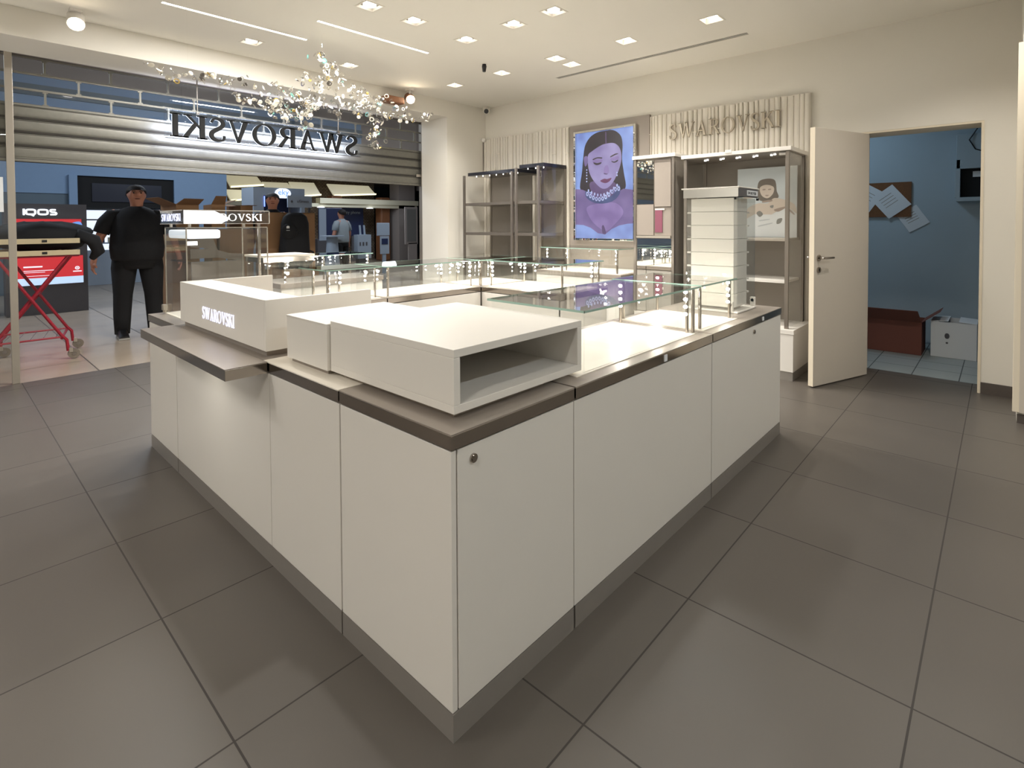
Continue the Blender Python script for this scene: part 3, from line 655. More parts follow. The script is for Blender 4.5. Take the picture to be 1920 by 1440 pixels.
# tall glass case with lit header at the far left end
t = thing('tall_glass_case', 'tall clear glass case with a bright SWAROVSKI header at the far left counter end', 'display case', (1.23, 3.68, ZD))
x0, x1, y0, y1, zt = 1.0, 1.46, 3.462, 3.865, 1.362
for q in ((x0, x0+.005, y0, y1), (x1-.005, x1, y0, y1), (x0, x1, y0, y0+.005), (x0, x1, y1-.005, y1)): obj('glass_side', MB().box(q[0], q[1], q[2], q[3], ZD+.003, zt), M['glass'], t)
obj('glass_top', MB().box(x0-.004, x1+.004, y0-.004, y1+.004, zt, zt+.006), M['glass'], t)
e = MB()
for (x, y) in ((x0, y0), (x0, y1), (x1, y0), (x1, y1)): e.box(x-.003, x+.003, y-.003, y+.003, ZD+.003, zt)
e.box(x0, x1, y0-.002, y0+.002, zt, zt+.006).box(x0-.002, x0+.002, y0, y1, zt, zt+.006)
obj('glass_edges', e, M['alu'], t)
obj('corner_post', MB().cyl((1.42, 3.49, ZD+.003), (1.42, 3.49, 1.39), .010, 12), M['chrome'], t, smooth=True)
obj('top_light', MB().box(1.012, 1.19, y0+.012, y1-.012, 1.30, 1.352), M['ledsoft'] if False else emit('frosted_light', (.78, .88, 1, 1), .75), t, bevel=.012)
obj('top_light_switch', MB().box(1.005, 1.06, y0+.006, y0+.03, 1.262, 1.285), emit('lit_switch', (1, 1, 1, 1), 1.1), t)
for k, (z, a, b) in enumerate(((1.235, 1.01, 1.12), (1.16, 1.01, 1.28))): obj('shelf', MB().box(a, b, y0+.02, y1-.06, z, z+.005), M['acryl'], t)
hd = obj('header_box', MB().box(.978, 1.465, 3.44, 3.452, 1.388, 1.466).box(.978, .99, 3.44, 3.88, 1.388, 1.466).box(.978, 1.465, 3.868, 3.88, 1.388, 1.466), M['acryl'], t)
fr = MB()
for (a, b, c, d, z0_, z1_) in ((.976, 1.467, 3.438, 3.442, 1.464, 1.469), (.976, 1.467, 3.438, 3.442, 1.386, 1.389), (1.463, 1.467, 3.438, 3.442, 1.386, 1.469), (.976, .980, 3.438, 3.88, 1.464, 1.469), (.976, .98, 3.438, 3.88, 1.386, 1.389)):
    fr.box(a, b, c, d, z0_, z1_)
obj('header_edges', fr, M['boxwhite'], hd)
obj('header_glare', MB().prism([(0, 0), (.20, 0), (.25, .03), (.16, .076), (0, .076)], lambda p, s: (.982+p[0], 3.4395-.001*s, 1.389+p[1])), M['hdrglow'], hd)  # glowing shape stands in for white glare on the header
q = MB(); word(q, 'SWAROVSKI', lambda p, s: (1.02+p[0], 3.438-.0012*s, 1.405+p[1]), .042, .40); obj('header_lettering', q, emit('header_letters', (1, 1, 1, 1), 1.15), hd)
q = MB(); word(q, 'SWAROVSKI', lambda p, s: (.9775-.001*s, 3.85-p[0], 1.405+p[1]), .042, .37); obj('side_lettering', q, M['tillglow'], hd)
for (x, y) in ((1.02, 3.47), (1.02, 3.82), (1.32, 3.47)): obj('header_spacer', MB().cyl((x, y, 1.368), (x, y, 1.388), .008), M['alu'], t)
obj('hinge_lock', MB().box(.975, .998, 3.845, 3.88, ZD+.02, ZD+.055).cyl((.987, 3.862, ZD+.004), (.987, 3.862, ZD+.02), .009), M['alu'], t, bevel=.002)
# cream topped glass box behind it
t = thing('glass_display_box', 'low glass box with cream lid right of the tall glass case', 'display case', (1.55, 3.72, ZD))
obj('lid', MB().box(1.47, 1.83, 3.56, 3.86, 1.163, 1.176), M['inlay'], t); obj('lid_frame', MB().box(1.475, 1.825, 3.565, 3.855, 1.13, 1.163), M['chrome'], t)
for q in ((1.48, 1.485, 3.57, 3.85), (1.815, 1.82, 3.57, 3.85), (1.48, 1.82, 3.57, 3.575), (1.48, 1.82, 3.845, 3.85)): obj('glass_side', MB().box(q[0], q[1], q[2], q[3], ZD+.003, 1.13), M['glass'], t)

# ------------------------------------------------------------------ back wall
def slat_panel(label, y0, y1, z1, seed):
    random.seed(seed)
    t = thing('slatted_wall_panel', label, 'wall panel', (XW-.03, (y0+y1)/2, 0), 'cream slatted panels')
    obj('backing', MB().box(XW-.035, XW, y0, y1, 0, z1-.004), M['slat'], t)
    mb = MB(); jn = MB(); y = y0
    while y < y1-.02:
        w = random.uniform(.034, .064); w = min(w, y1-y); d = random.uniform(.008, .036); z = 0
        cuts = sorted([random.uniform(.2, z1-.15) for _ in range(random.choice((0, 1, 1, 2)))])+[z1-random.uniform(0, .012)]
        for zc in cuts:
            if zc-z < .1: continue
            dd = d+random.uniform(-.004, .004); pts = []
            for k in range(7):
                a = PI*k/6; pts.append((XW-.035-dd*math.sin(a)**.6 if 0 < k < 6 else XW-.035, y+w/2-(w/2-.0015)*math.cos(a)))
            mb.ring([[(p[0], p[1], z+.002) for p in pts], [(p[0], p[1], zc-.002) for p in pts]])
            if zc < z1-.05: jn.box(XW-.035-dd-.006, XW-.03, y, y+w, zc-.004, zc+.004)
            z = zc
        y += w
    obj('slats', mb, M['slat'], t, smooth=True)
    if jn.v: obj('slat_joints', jn, M['slatjoint'], t)
    return t
slat_panel('cream panel of uneven vertical slats behind the left shelf cabinet', 4.18, 5.755, 2.64, 3)
sp = slat_panel('cream slatted panel carrying the SWAROVSKI wall letters', 1.35, 3.015, 2.615, 5)
t = thing('wall_letters', 'SWAROVSKI in raised bronze grey letters on the right slatted panel', 'sign', (5.62, 2.19, 2.31))
q = MB(); word(q, 'SWAROVSKI', lambda p, s: (5.635-.02*s, 2.765-p[0], 2.315+p[1]), .165, 1.165); obj('letters', q, M['letter'], t, bevel=.002)
tag(obj('screen_surround', MB().box(XW-.04, XW-.001, 3.025, 4.165, 0, 2.64), M['tvgrey']), 'flat grey wall panel behind the framed screen', 'wall panel')
# framed screen with portrait
t = thing('framed_screen', 'upright wall screen in a jewelled mirror frame showing a dark haired woman', 'screen', (5.64, 3.62, 1.17))
sy0, sy1, sz0, sz1 = 3.205, 4.035, 1.195, 2.52
obj('casing', MB().box(5.635, XW-.041, sy0-.01, sy1+.01, sz0-.01, sz1+.01), M['black'], t)
f = MB(); fw_ = .028
f.box(5.60, 5.655, sy0-fw_, sy0, sz0-fw_, sz1+fw_).box(5.60, 5.655, sy1, sy1+fw_, sz0-fw_, sz1+fw_).box(5.60, 5.655, sy0, sy1, sz1, sz1+fw_).box(5.60, 5.655, sy0, sy1, sz0-fw_, sz0)
fo = obj('mirror_frame', f, M['mirror'], t, bevel=.004)
random.seed(4); g = MB()
for k in range(60):
    side = random.choice('LRB'); yy = {'L': sy1+fw_/2, 'R': sy0-fw_/2}.get(side, random.uniform(sy0, sy1)); z_ = sz0-fw_/2 if side == 'B' else random.uniform(sz0, sz1)
    g.ball((5.598, yy, z_), random.uniform(.005, .012), random.choice((0, 0, 1)), 8, 5)
obj('jewels', g, [M['silver'], M['black']], fo)
def E_(r, g_, b, s=.9):
    m = emit('ink_%d_%d_%d' % (r, g_, b), srgb(r, g_, b), s, base=(.02, .02, .02, 1)); t_ = m.node_tree; p_ = t_.nodes['Principled BSDF']
    c = srgb(r, g_, b); n = t_.nodes.new('ShaderNodeTexNoise'); n.inputs['Scale'].default_value = 4.5; n.inputs['Detail'].default_value = 1
    tc = t_.nodes.new('ShaderNodeTexCoord'); t_.links.new(tc.outputs['Object'], n.inputs['Vector']); rp = t_.nodes.new('ShaderNodeValToRGB')
    rp.color_ramp.elements[0].position = .32; rp.color_ramp.elements[1].position = .68
    rp.color_ramp.elements[0].color = (c[0]*.74, c[1]*.70, c[2]*.78, 1); rp.color_ramp.elements[1].color = (c[0]*1.14, c[1]*1.16, c[2]*1.10, 1)
    t_.links.new(n.outputs['Fac'], rp.inputs[0]); t_.links.new(rp.outputs[0], p_.inputs['Emission Color'])
    return m
def picture(name, parent, shapes, mats, place, depth):
    mb = MB()
    for i, (pts, mi, sm) in enumerate(shapes):
        p2 = catmull(pts, True, 5) if sm else pts
        b = len(mb.v); mb.v += [place(a, c, depth*(i+1)) for a, c in p2]; mb.f.append(tuple(range(b, b+len(p2)))); mb.m.append(mi)
    return obj(name, mb, mats, parent)
def nrm(l): return [((x-65)/600, (1340-y)/1165) for x, y in l]
def ell(cx, cy, rx, ry, n=14): return nrm([(cx+rx*math.cos(2*PI*k/n), cy+ry*math.sin(2*PI*k/n)) for k in range(n)])
pal = [E_(140, 166, 232), E_(46, 36, 44), E_(126, 108, 160), E_(158, 146, 196), E_(106, 84, 128), E_(62, 48, 56), E_(196, 206, 248), E_(76, 88, 136), E_(110, 58, 96), E_(140, 162, 224), E_(150, 128, 184), E_(96, 76, 120)]
sh = [([(0, 0), (1, 0), (1, 1), (0, 1)], 0, False),
      (nrm([(375,178),(290,185),(215,225),(160,310),(140,430),(125,600),(108,800),(250,830),(500,830),(580,800),(562,640),(545,500),(550,350),(530,250),(460,185)]), 1, True),
      (nrm([(65,790),(130,800),(230,850),(340,890),(470,860),(560,812),(665,832),(665,1335),(65,1335)]), 2, False),
      (nrm([(220,720),(470,740),(455,870),(340,920),(250,870)]), 4, True),
      (nrm([(190,430),(240,380),(320,335),(382,318),(470,325),(525,390),(538,500),(510,620),(450,745),(385,800),(320,785),(240,690),(198,580)]), 3, True),
      (nrm([(376,190),(384,192),(388,320),(378,320)]), 4, False),
      (nrm([(245,470),(290,455),(340,462),(338,474),(290,468),(248,482)]), 5, True), (nrm([(430,458),(480,435),(510,440),(480,450),(432,470)]), 5, True),
      (nrm([(250,505),(290,518),(335,512),(325,532),(285,540),(258,525)]), 5, True), (nrm([(440,510),(470,518),(505,502),(500,520),(470,532),(444,522)]), 5, True),
      (nrm([(250,485),(335,480),(340,508),(255,508)]), 10, True), (nrm([(435,478),(505,465),(508,498),(438,505)]), 10, True),
      (nrm([(372,560),(402,556),(415,620),(395,640),(360,630)]), 10, True), (nrm([(362,632),(400,642),(412,628),(395,650),(365,645)]), 11, True),
      (nrm([(325,712),(365,694),(395,700),(440,690),(420,725),(380,742),(340,730)]), 8, True),
      (nrm([(150,440),(185,435),(190,500),(165,545),(150,500)]), 2, True),
      (nrm([(180,1000),(300,960),(480,960),(560,1060),(480,1180),(380,1260),(260,1180),(200,1090)]), 10, True),
      (nrm([(340,1215),(360,1200),(385,1290),(350,1290)]), 11, True),
      (nrm([(65,1190),(140,1195),(220,1225),(300,1285),(375,1297),(440,1240),(520,1200),(600,1182),(665,1178),(665,1340),(65,1340)]), 9, False),
      (nrm([(170,815),(230,870),(320,905),(420,895),(480,840),(510,770),(530,800),(515,880),(440,945),(320,962),(220,930),(165,870)]), 7, True)]
for k in range(11): a = k/10; x = 185+a*330; y = 850+80*math.sin(PI*min(1, a*1.15))-40*a; sh.append((ell(x, y, 15, 26, 8), 6, False)); sh.append((ell(x, y, 6, 12, 6), 7, False))
for k in range(10): a = k/9; x = 200+a*300; y = 815+70*math.sin(PI*a*1.05)-30*a; sh.append((ell(x, y, 9, 18, 8), 6, False))
for y in (585, 615, 645, 680, 712): sh.append((ell(182, y, 7, 9, 8), 6, False))
for y in (640, 668): sh.append((ell(500, y, 7, 10, 8), 6, False))
picture('portrait_picture', t, sh, pal, lambda a, c, d: (5.6335-d, sy1-a*(sy1-sy0), sz0+c*(sz1-sz0)), .0002)

# two shelf cabinets at the left
def shelf_cab(label, y0, y1, xr, xf, seed, top):
    t = thing('shelf_cabinet', label, 'cabinet', ((xr+xf)/2, (y0+y1)/2, 0), 'grey open shelf cabinets')
    obj('base', MB().box(xf, xr, y0, y1, ZP, .45), M['white'], t, bevel=.002); obj('plinth', MB().box(xf+.005, xr, y0+.005, y1-.005, 0, ZP), M['plinth'], t)
    obj('back_panel', MB().box(xr-.02, xr, y0+.02, y1-.02, .45, top), M['grey'], t)
    for (x, y) in ((xf, y0), (xf, y1-.028), (xr-.028, y0), (xr-.028, y1-.028)): obj('post', MB().box(x, x+.028, y, y+.028, .45, top), M['greymetal'], t, bevel=.001)
    obj('end_panel', MB().box(xf+.06, xr-.028, y0+.003, y0+.009, .45, top-.01), M['glass'], t)
    for z in (.86, 1.245, 1.65): obj('shelf', MB().box(xf+.03, xr-.02, y0+.012, y1-.012, z-.018, z+.018), M['greymetal'], t, bevel=.001)
    obj('canopy', MB().box(xf+.10, xr, y0-.004, y1+.004, top, top+.045), M['darkgloss'], t)
    for k in range(int((y1-y0)/.13)):
        yy = y0+.08+k*.13
        obj('mini_spot', MB().cyl((xf+.2, yy, top), (xf+.2, yy, top-.008), .006, 10), M['ledsoft'], t)
    return t
shelf_cab('open grey shelf cabinet standing against the far corner wall', 4.63, 5.56, 5.615, 5.05, 1, 2.05)
shelf_cab('open grey shelf cabinet left of the framed screen', 4.19, 4.585, 5.615, 5.05, 2, 2.09)
tag(obj('shelf_divider', MB().box(5.45, 5.61, 4.59, 4.625, 0, 2.02), M['slat']), 'cream upright strip between the two open shelf cabinets', 'panel')
# mirrored cabinet
t = thing('mirror_cabinet', 'narrow tall mirrored cabinet between the framed screen and the wide glass cabinet', 'cabinet', (5.35, 2.65, 0))
obj('body', MB().box(5.09, 5.66, 2.44, 2.865, .45, 2.05), M['grey'], t); obj('base', MB().box(5.07, 5.66, 2.42, 2.885, ZP, .45), M['white'], t, bevel=.002)
obj('plinth', MB().box(5.075, 5.66, 2.425, 2.88, 0, ZP), M['plinth'], t)
obj('lower_mirror_door', MB().box(5.078, 5.09, 2.47, 2.865, .46, 1.22), M['mirror'], t); obj('upper_mirror_door', MB().box(5.078, 5.09, 2.665, 2.865, 1.58, 2.03), M['mirror'], t)
obj('reflected_wall_panel', MB().box(5.076, 5.09, 2.475, 2.655, 1.55, 2.03), M['tvgrey'], t)  # this and the next two panels draw mirror reflections as flat colour
obj('reflected_grey_panel', MB().box(5.076, 5.09, 2.665, 2.865, 1.255, 1.575), M['tvgrey'], t)
ni = obj('reflection_patch', MB().box(5.0885, 5.09, 2.475, 2.655, 1.255, 1.54), M['tvgrey'], t)
obj('pink_reflection', MB().box(5.080, 5.0885, 2.57, 2.65, 1.285, 1.52), M['pink'], ni); obj('pink_reflection_top', MB().box(5.079, 5.0885, 2.545, 2.65, 1.515, 1.53), M['boxwhite'], ni)  # pink shape stands in for a reflection in the mirror
obj('shelf_edge', MB().box(5.07, 5.09, 2.475, 2.865, 1.225, 1.25), M['alu'], t)
for y in (2.44, 2.868): obj('frame_post', MB().box(5.065, 5.095, y-.006, y+.022, .45, 2.05), M['greymetal'], t, bevel=.001)
obj('cornice', MB().box(5.05, 5.66, 2.42, 2.90, 2.05, 2.085), M['boxwhite'], t, bevel=.002)
# wide glass cabinet with poster
t = thing('wide_glass_cabinet', 'wide grey glass cabinet with small ceiling spots left of the open door', 'cabinet', (5.35, 1.85, 0))
cy0, cy1 = 1.375, 2.335
obj('base', MB().box(5.04, 5.60, 1.322, 2.38, ZP, .405), M['white'], t, bevel=.002); obj('plinth', MB().box(5.045, 5.60, 1.325, 2.38, 0, ZP), M['plinth'], t)
obj('base_top', MB().box(5.035, 5.60, 1.317, 2.385, .405, .445), M['boxwhite'], t, bevel=.002)
obj('back_panel', MB().box(5.56, 5.58, cy0, cy1, .445, 2.01), M['grey'], t)
obj('left_panel', MB().box(5.10, 5.56, cy1-.01, cy1, .445, 2.01), M['mirror'], t)
for (x, y) in ((5.07, cy0), (5.07, cy1-.03), (5.55, cy0), (5.55, cy1-.03)): obj('post', MB().box(x, x+.03, y, y+.03, .445, 2.01), M['greymetal'], t, bevel=.001)
obj('glass_end', MB().box(5.10, 5.55, cy0+.01, cy0+.016, .445, 2.01), M['glass'], t)
obj('canopy', MB().box(5.05, 5.60, cy0-.02, cy1+.02, 2.01, 2.045), M['boxwhite'], t, bevel=.002)
obj('canopy_underside', MB().box(5.07, 5.59, cy0, cy1, 2.003, 2.01), M['grey'], t)
for z in (.86, 1.235): obj('shelf', MB().box(5.12, 5.56, cy0+.035, cy1-.04, z-.02, z+.004), M['boxwhite'] if z < 1 else M['alu'], t, bevel=.001)
for k in range(5):
    for s in (-.02, .02): obj('mini_spot', MB().cyl((5.22+s, 1.55+k*.155+s, 2.003), (5.22+s, 1.55+k*.155+s, 1.994), .010, 12), M['ledsoft'], t)
obj('canopy_clip', MB().box(5.045, 5.06, 1.86, 1.92, 2.03, 2.06), M['boxwhite'], t); obj('door_hinge', MB().box(5.08, 5.12, 1.40, 1.46, 1.975, 1.995), M['boxwhite'], t)
po = thing('poster', 'pale poster of a woman in white standing on the shelf of the wide glass cabinet', 'poster', (5.50, 1.66, 1.24))
py0, py1, pz0, pz1 = 1.42, 1.965, 1.24, 1.915
obj('board', MB().box(5.50, 5.51, py0, py1, pz0, pz1), M['paper'], po)
def K_(r, g_, b): return mat('print_%d_%d_%d' % (r, g_, b), srgb(r, g_, b), .6)
pp = [K_(206, 214, 216), K_(122, 114, 104), K_(212, 200, 186), K_(224, 228, 228), K_(168, 152, 140), K_(140, 140, 134), K_(196, 202, 204)]
def pn(l): return [((x-1062)/455, (1372-y)/640) for x, y in l]
ps = [([(0, 0), (1, 0), (1, 1), (0, 1)], 0, False),
      (pn([(1295,835),(1240,850),(1222,900),(1225,980),(1235,1030),(1300,1040),(1380,1012),(1368,950),(1362,880),(1345,845)]), 1, True),
      (pn([(1225,1060),(1150,1100),(1110,1180),(1100,1300),(1250,1250),(1400,1200),(1510,1180),(1500,1080),(1430,1035),(1350,1015),(1300,1060)]), 2, True),
      (pn([(1240,915),(1290,890),(1345,915),(1342,970),(1310,1010),(1280,1010),(1250,980)]), 2, True),
      (pn([(1090,1230),(1200,1160),(1330,1165),(1440,1090),(1516,1160),(1516,1370),(1066,1370)]), 3, False),
      (pn([(1262,930),(1282,928),(1282,938),(1262,940)]), 4, True), (pn([(1305,930),(1325,928),(1325,938),(1305,940)]), 4, True), (pn([(1282,985),(1310,985),(1300,995),(1288,995)]), 4, True),
      (pn([(1262,1040),(1330,1030),(1330,1045),(1265,1055)]), 4, True), (pn([(1320,1085),(1345,1080),(1340,1105),(1322,1100)]), 5, True), (pn([(1350,1120),(1430,1095),(1430,1110),(1380,1140)]), 4, True),
      (pn([(1215,1150),(1240,1130),(1265,1160),(1240,1185)]), 5, True), (pn([(1375,1210),(1410,1200),(1400,1240),(1370,1250)]), 5, True),
      (pn([(1240,1215),(1310,1205),(1312,1213),(1242,1225)]), 6, True), (pn([(1235,1265),(1330,1240),(1330,1250),(1238,1275)]), 6, True), (pn([(1450,1100),(1500,1160),(1490,1165),(1444,1108)]), 4, True)]
picture('poster_print', po, ps, pp, lambda a, c, d: (5.4995-d, py1-a*(py1-py0), pz0+c*(pz1-pz0)), .0002)

# ------------------------------------------------------------------ crystal chandelier
t = thing('crystal_chandelier', 'cloud of clear crystal discs and rings hanging from the ceiling before the shopfront', 'chandelier', (2.6, 4.6, 2.3))
random.seed(21)
# branches as (x, z) runs in the hanging cloud, with own depth at each end: (x, z, y)
BR = [([(1.05,2.50,4.5),(1.20,2.43,4.6),(1.28,2.40,4.55)], 6), ([(1.25,2.45,4.6),(1.45,2.46,4.7),(1.58,2.49,4.6)], 12), ([(1.60,2.47,4.5),(1.80,2.46,4.4),(2.02,2.36,4.4),(2.1,2.34,4.5)], 26),
      ([(1.68,2.38,4.8),(1.92,2.30,4.7),(2.1,2.28,4.7),(2.25,2.27,4.6)], 22), ([(2.0,2.52,4.7),(2.2,2.44,4.6),(2.35,2.38,4.5)], 16), ([(2.15,2.50,4.5),(2.3,2.42,4.5),(2.4,2.32,4.5)], 20),
      ([(2.30,2.62,4.6),(2.45,2.62,4.7),(2.5,2.52,4.6)], 18), ([(2.45,2.85,4.6),(2.62,2.80,4.7),(2.72,2.70,4.6),(2.80,2.62,4.5),(2.88,2.54,4.5)], 30), ([(2.55,2.74,4.4),(2.6,2.60,4.5),(2.7,2.5,4.5)], 20),
      ([(2.3,2.42,4.4),(2.02,2.32,4.3),(2.10,2.26,4.3),(2.22,2.22,4.35)], 28), ([(2.22,2.22,4.35),(2.32,2.28,4.5),(2.42,2.36,4.6),(2.4,2.42,4.6)], 26), ([(2.45,2.44,4.6),(2.6,2.4,4.6),(2.7,2.34,4.7)], 18),
      ([(2.85,2.52,4.5),(2.98,2.46,4.6),(3.12,2.46,4.6)], 24), ([(2.85,2.58,4.7),(2.95,2.6,4.8),(3.1,2.56,4.8),(3.22,2.56,4.7),(3.36,2.5,4.8)], 24), ([(3.12,2.46,4.5),(3.3,2.42,4.6),(3.45,2.40,4.7)], 16),
      ([(3.02,2.40,4.7),(3.14,2.32,4.7),(3.12,2.20,4.6),(3.08,2.12,4.6),(3.2,2.06,4.6)], 34), ([(3.4,2.48,4.7),(3.5,2.50,4.8),(3.55,2.4,4.8),(3.68,2.44,4.8),(3.85,2.47,4.9)], 24), ([(2.4,2.34,4.8),(2.35,2.26,4.7),(2.33,2.14,4.7)], 18),
      ([(2.7,2.46,4.8),(2.85,2.42,4.8),(2.92,2.36,4.7)], 16)]
items = []
for pts, n in BR:
    pts = [((q[0]+.09)*q[2]/4.9, 1.38+(q[1]+.15-1.38)*q[2]/4.9, q[2]) for q in pts]
    for k in range(int(n*1.7)):
        u = random.random()*(len(pts)-1); i = min(int(u), len(pts)-2); f_ = u-i
        p = [pts[i][a]*(1-f_)+pts[i+1][a]*f_ for a in range(3)]
        sc = .022
        items.append(((p[0]+random.gauss(0, sc), p[2]+random.gauss(0, .05), p[1]+random.gauss(0, sc)), random.choice((.012, .015, .018, .021, .024))))
items.sort(key=lambda q: -q[1])
def crystal(mb, c, r, ring, m):
    ax = Vector((random.gauss(0, 1), random.gauss(0, 1)-.6, random.gauss(0, .8))).normalized(); x = ax.orthogonal().normalized(); y = ax.cross(x); c = Vector(c); n = 10
    cir = lambda rr, h: [c+ax*h+(x*math.cos(2*PI*k/n)+y*math.sin(2*PI*k/n))*rr for k in range(n)]
    if ring: mb.ring([cir(r, -.002), cir(r, .002), cir(r*.62, .002), cir(r*.62, -.002)], m, closed=True)
    else: mb.ring([cir(r*.55, -.004), cir(r, -.001), cir(r, .001), cir(r*.55, .004)], m)
CM = [M['crystal'], M['silver'], M['sheer'], M['smoke'], M['aqua'], M['gold']]
def pick(): return random.choices(range(6), (34, 26, 28, 6, 3, 3))[0]
for c, r in items[:100]:
    mb = MB(); crystal(mb, c, r, random.random() < .3, 0); obj('crystal', mb, CM[pick()], t)
mb = MB()
for c, r in items[100:]: crystal(mb, c, r, random.random() < .3, pick())
so = obj('small_crystals', mb, CM, t); so['kind'] = 'stuff'
wi = MB()
for pts, n in BR:
    pts = [((q[0]+.09)*q[2]/4.9, 1.38+(q[1]+.15-1.38)*q[2]/4.9, q[2]) for q in pts]
    wi.tube([(p[0], p[2], p[1]) for p in pts], .0012, 5)
for (x, y, z) in ((1.36, 4.6, 2.40), (2.46, 4.6, 2.72), (3.45, 4.8, 2.42)): wi.cyl((x, y, z), (x, y, ZC), .0004, 4)
obj('wires', wi, M['crystal'], t)

# ------------------------------------------------------------------ store room contents
t = thing('cork_board', 'brown cork board on the store room wall seen through the doorway', 'notice board', (7.64, 1.1, 1.43))
obj('board', MB().box(7.635, 7.655, .775, 1.5, 1.44, 1.845), M['cork'], t)
def sheet(label, y, z, w, h, a, x):
    mb = MB(); P = []
    for (p, q) in ((-w/2, -h/2), (w/2, -h/2), (w/2, h/2), (-w/2, h/2)):
        P.append((x, y-(p*math.cos(a)-q*math.sin(a)), z+p*math.sin(a)+q*math.cos(a)))
    mb.add(P+[(v[0]+.002, v[1], v[2]) for v in P], [(0,1,2,3),(7,6,5,4),(0,4,5,1),(1,5,6,2),(2,6,7,3),(3,7,4,0)])
    o = tag(obj('paper_sheet', mb, M['paper']), label, 'paper', 'papers pinned in the store room')
    ln = MB()
    for k in range(4):
        zz = h*.25-k*h*.12
        pts = [(x-.0006, y-(p*math.cos(a)-q*math.sin(a)), z+p*math.sin(a)+q*math.cos(a)) for p, q in ((-w*.3, zz), (w*.25, zz), (w*.25, zz+.006), (-w*.3, zz+.006))]
        ln.add(pts, [(0,1,2,3)])
    obj('print_lines', ln, M['tvgrey'], o)
sheet('white paper tilted on the cork board, right of its centre', .97, 1.62, .27, .30, R(38), 7.628)
sheet('white paper at the left of the cork board beside the door leaf', 1.22, 1.66, .24, .32, R(-33), 7.631)
sheet('white paper hanging tilted below the cork board corner', .76, 1.42, .22, .24, R(32), 7.650)
t = thing('electrical_cabinet', 'pale wall box with open black compartment high on the store room wall', 'electrical box', (7.58, .1, 1.6))
obj('housing', MB().box(7.50, 7.655, -.30, .375, 1.95, 2.32).box(7.50, 7.655, .34, .385, 1.64, 2.05).box(7.50, 7.655, -.3, .375, 1.60, 1.645), M['stwall'], t, bevel=.004)
obj('compartment', MB().box(7.56, 7.655, -.3, .34, 1.645, 1.95), M['blackmatt'], t)
obj('white_tag', MB().box(7.553, 7.56, .14, .24, 1.86, 1.92), M['paper'], t)
obj('cable', MB().tube([(7.50, .20, 2.38), (7.48, .27, 2.25), (7.50, .22, 2.15), (7.50, .15, 2.12)], .006, 8), M['black'], t, smooth=True)
def carton(name, label, x0, x1, y0, y1, h, z=0, flaps='NSEW', m='card', group=None, rz=0, fl=.18, tilt=35):
    cx, cy = (x0+x1)/2, (y0+y1)/2; t = thing(name, label, 'box', (cx, cy, z), group, rz); a, b = (x1-x0)/2, (y1-y0)/2; w = .006
    lobj('body', MB().box(-a, a, -b, -b+w, 0, h).box(-a, a, b-w, b, 0, h).box(-a, -a+w, -b+w, b-w, 0, h).box(a-w, a, -b+w, b-w, 0, h).box(-a+w, a-w, -b+w, b-w, 0, w), M[m], t)
    for k in flaps:
        s, c = math.sin(R(tilt+random.uniform(-12, 12)))*fl, math.cos(R(tilt))*fl
        e = {'N': [(-a, b, h), (a, b, h), (a-.02, b+c, h+s), (-a+.02, b+c, h+s)], 'S': [(-a, -b, h), (a, -b, h), (a-.02, -b-c, h+s), (-a+.02, -b-c, h+s)],
             'E': [(a, -b, h), (a, b, h), (a+c, b-.02, h+s), (a+c, -b+.02, h+s)], 'W': [(-a, -b, h), (-a, b, h), (-a-c, b-.02, h+s), (-a-c, -b+.02, h+s)],
             'n': [(-a, b, h), (a, b, h), (a, b-c, h+.01), (-a, b-c, h+.01)], 's': [(-a, -b, h), (a, -b, h), (a, -b+c, h+.01), (-a, -b+c, h+.01)]}[k]
        fm = MB().add(e+[(p[0], p[1], p[2]+.005) for p in e], [(0,1,2,3),(7,6,5,4),(0,4,5,1),(1,5,6,2),(2,6,7,3),(3,7,4,0)])
        lobj('flap', fm, M['cardin'] if m == 'card' else M[m], t)
    return t
random.seed(9)
carton('cardboard_carton', 'dark red-brown carton with raised flap on the store room floor', 6.90, 7.3, .60, 1.35, .34, flaps='WS', m='cardred', fl=.2, tilt=42)
t = carton('white_carton', 'pale closed carton beside the red-brown one on the store room floor', 6.97, 7.35, .17, .53, .36, flaps='ns', m='paper', fl=.17)
q = MB().ball((-.191, .05, .22), (.002, .02, .03)).ball((-.191, .05, .15), (.002, .01, .01)); lobj('printed_mark', q, M['kiosk'], t)

# ------------------------------------------------------------------ mall beyond the shopfront
struct('wall_mall_facade', MB().box(-8, 2.13, 14.5, 14.7, 2.05, 4.72).box(2.13, 3.95, 14.5, 14.7, 2.45, 4.72).box(3.95, 5.12, 14.5, 14.9, 0, 4.72).box(5.12, 9.0, 14.5, 14.7, 2.95, 4.72), M['bluewall'])
struct('wall_mall_tiles', MB().box(-8, 2.0, 14.52, 14.7, 0, 2.05), M['bluedark'])
struct('trim_5', MB().box(-8, 9.0, 14.44, 14.5, 4.02, 4.24), M['bluedark'])
struct('trim_9', MB().box(-8, 9.0, 14.36, 14.5, 4.42, 4.72), M['mallgrey'])
struct('trim_6', MB().box(2.0, 2.14, 14.42, 14.6, 0, 2.45), M['bluewall'])
struct('wall_mall_right', MB().box(9.0, 18, 14.5, 14.7, 3.05, 4.72).box(18, 18.1, 6, 24, 0, 4.72), M['mallgrey'])
struct('ceiling_mall', MB().box(-8, 18, 6.46, 14.7, 4.72, 4.85), M['mallgrey'])
struct('ceiling_mall_store', MB().box(5.12, 18, 14.7, 21, 3.05, 3.15), M['mallgrey'])
struct('wall_mall_end', MB().box(5.12, 18, 20.9, 21, 0, 3.1).box(5.12, 5.2, 14.9, 21, 0, 3.1), M['bluedark'])
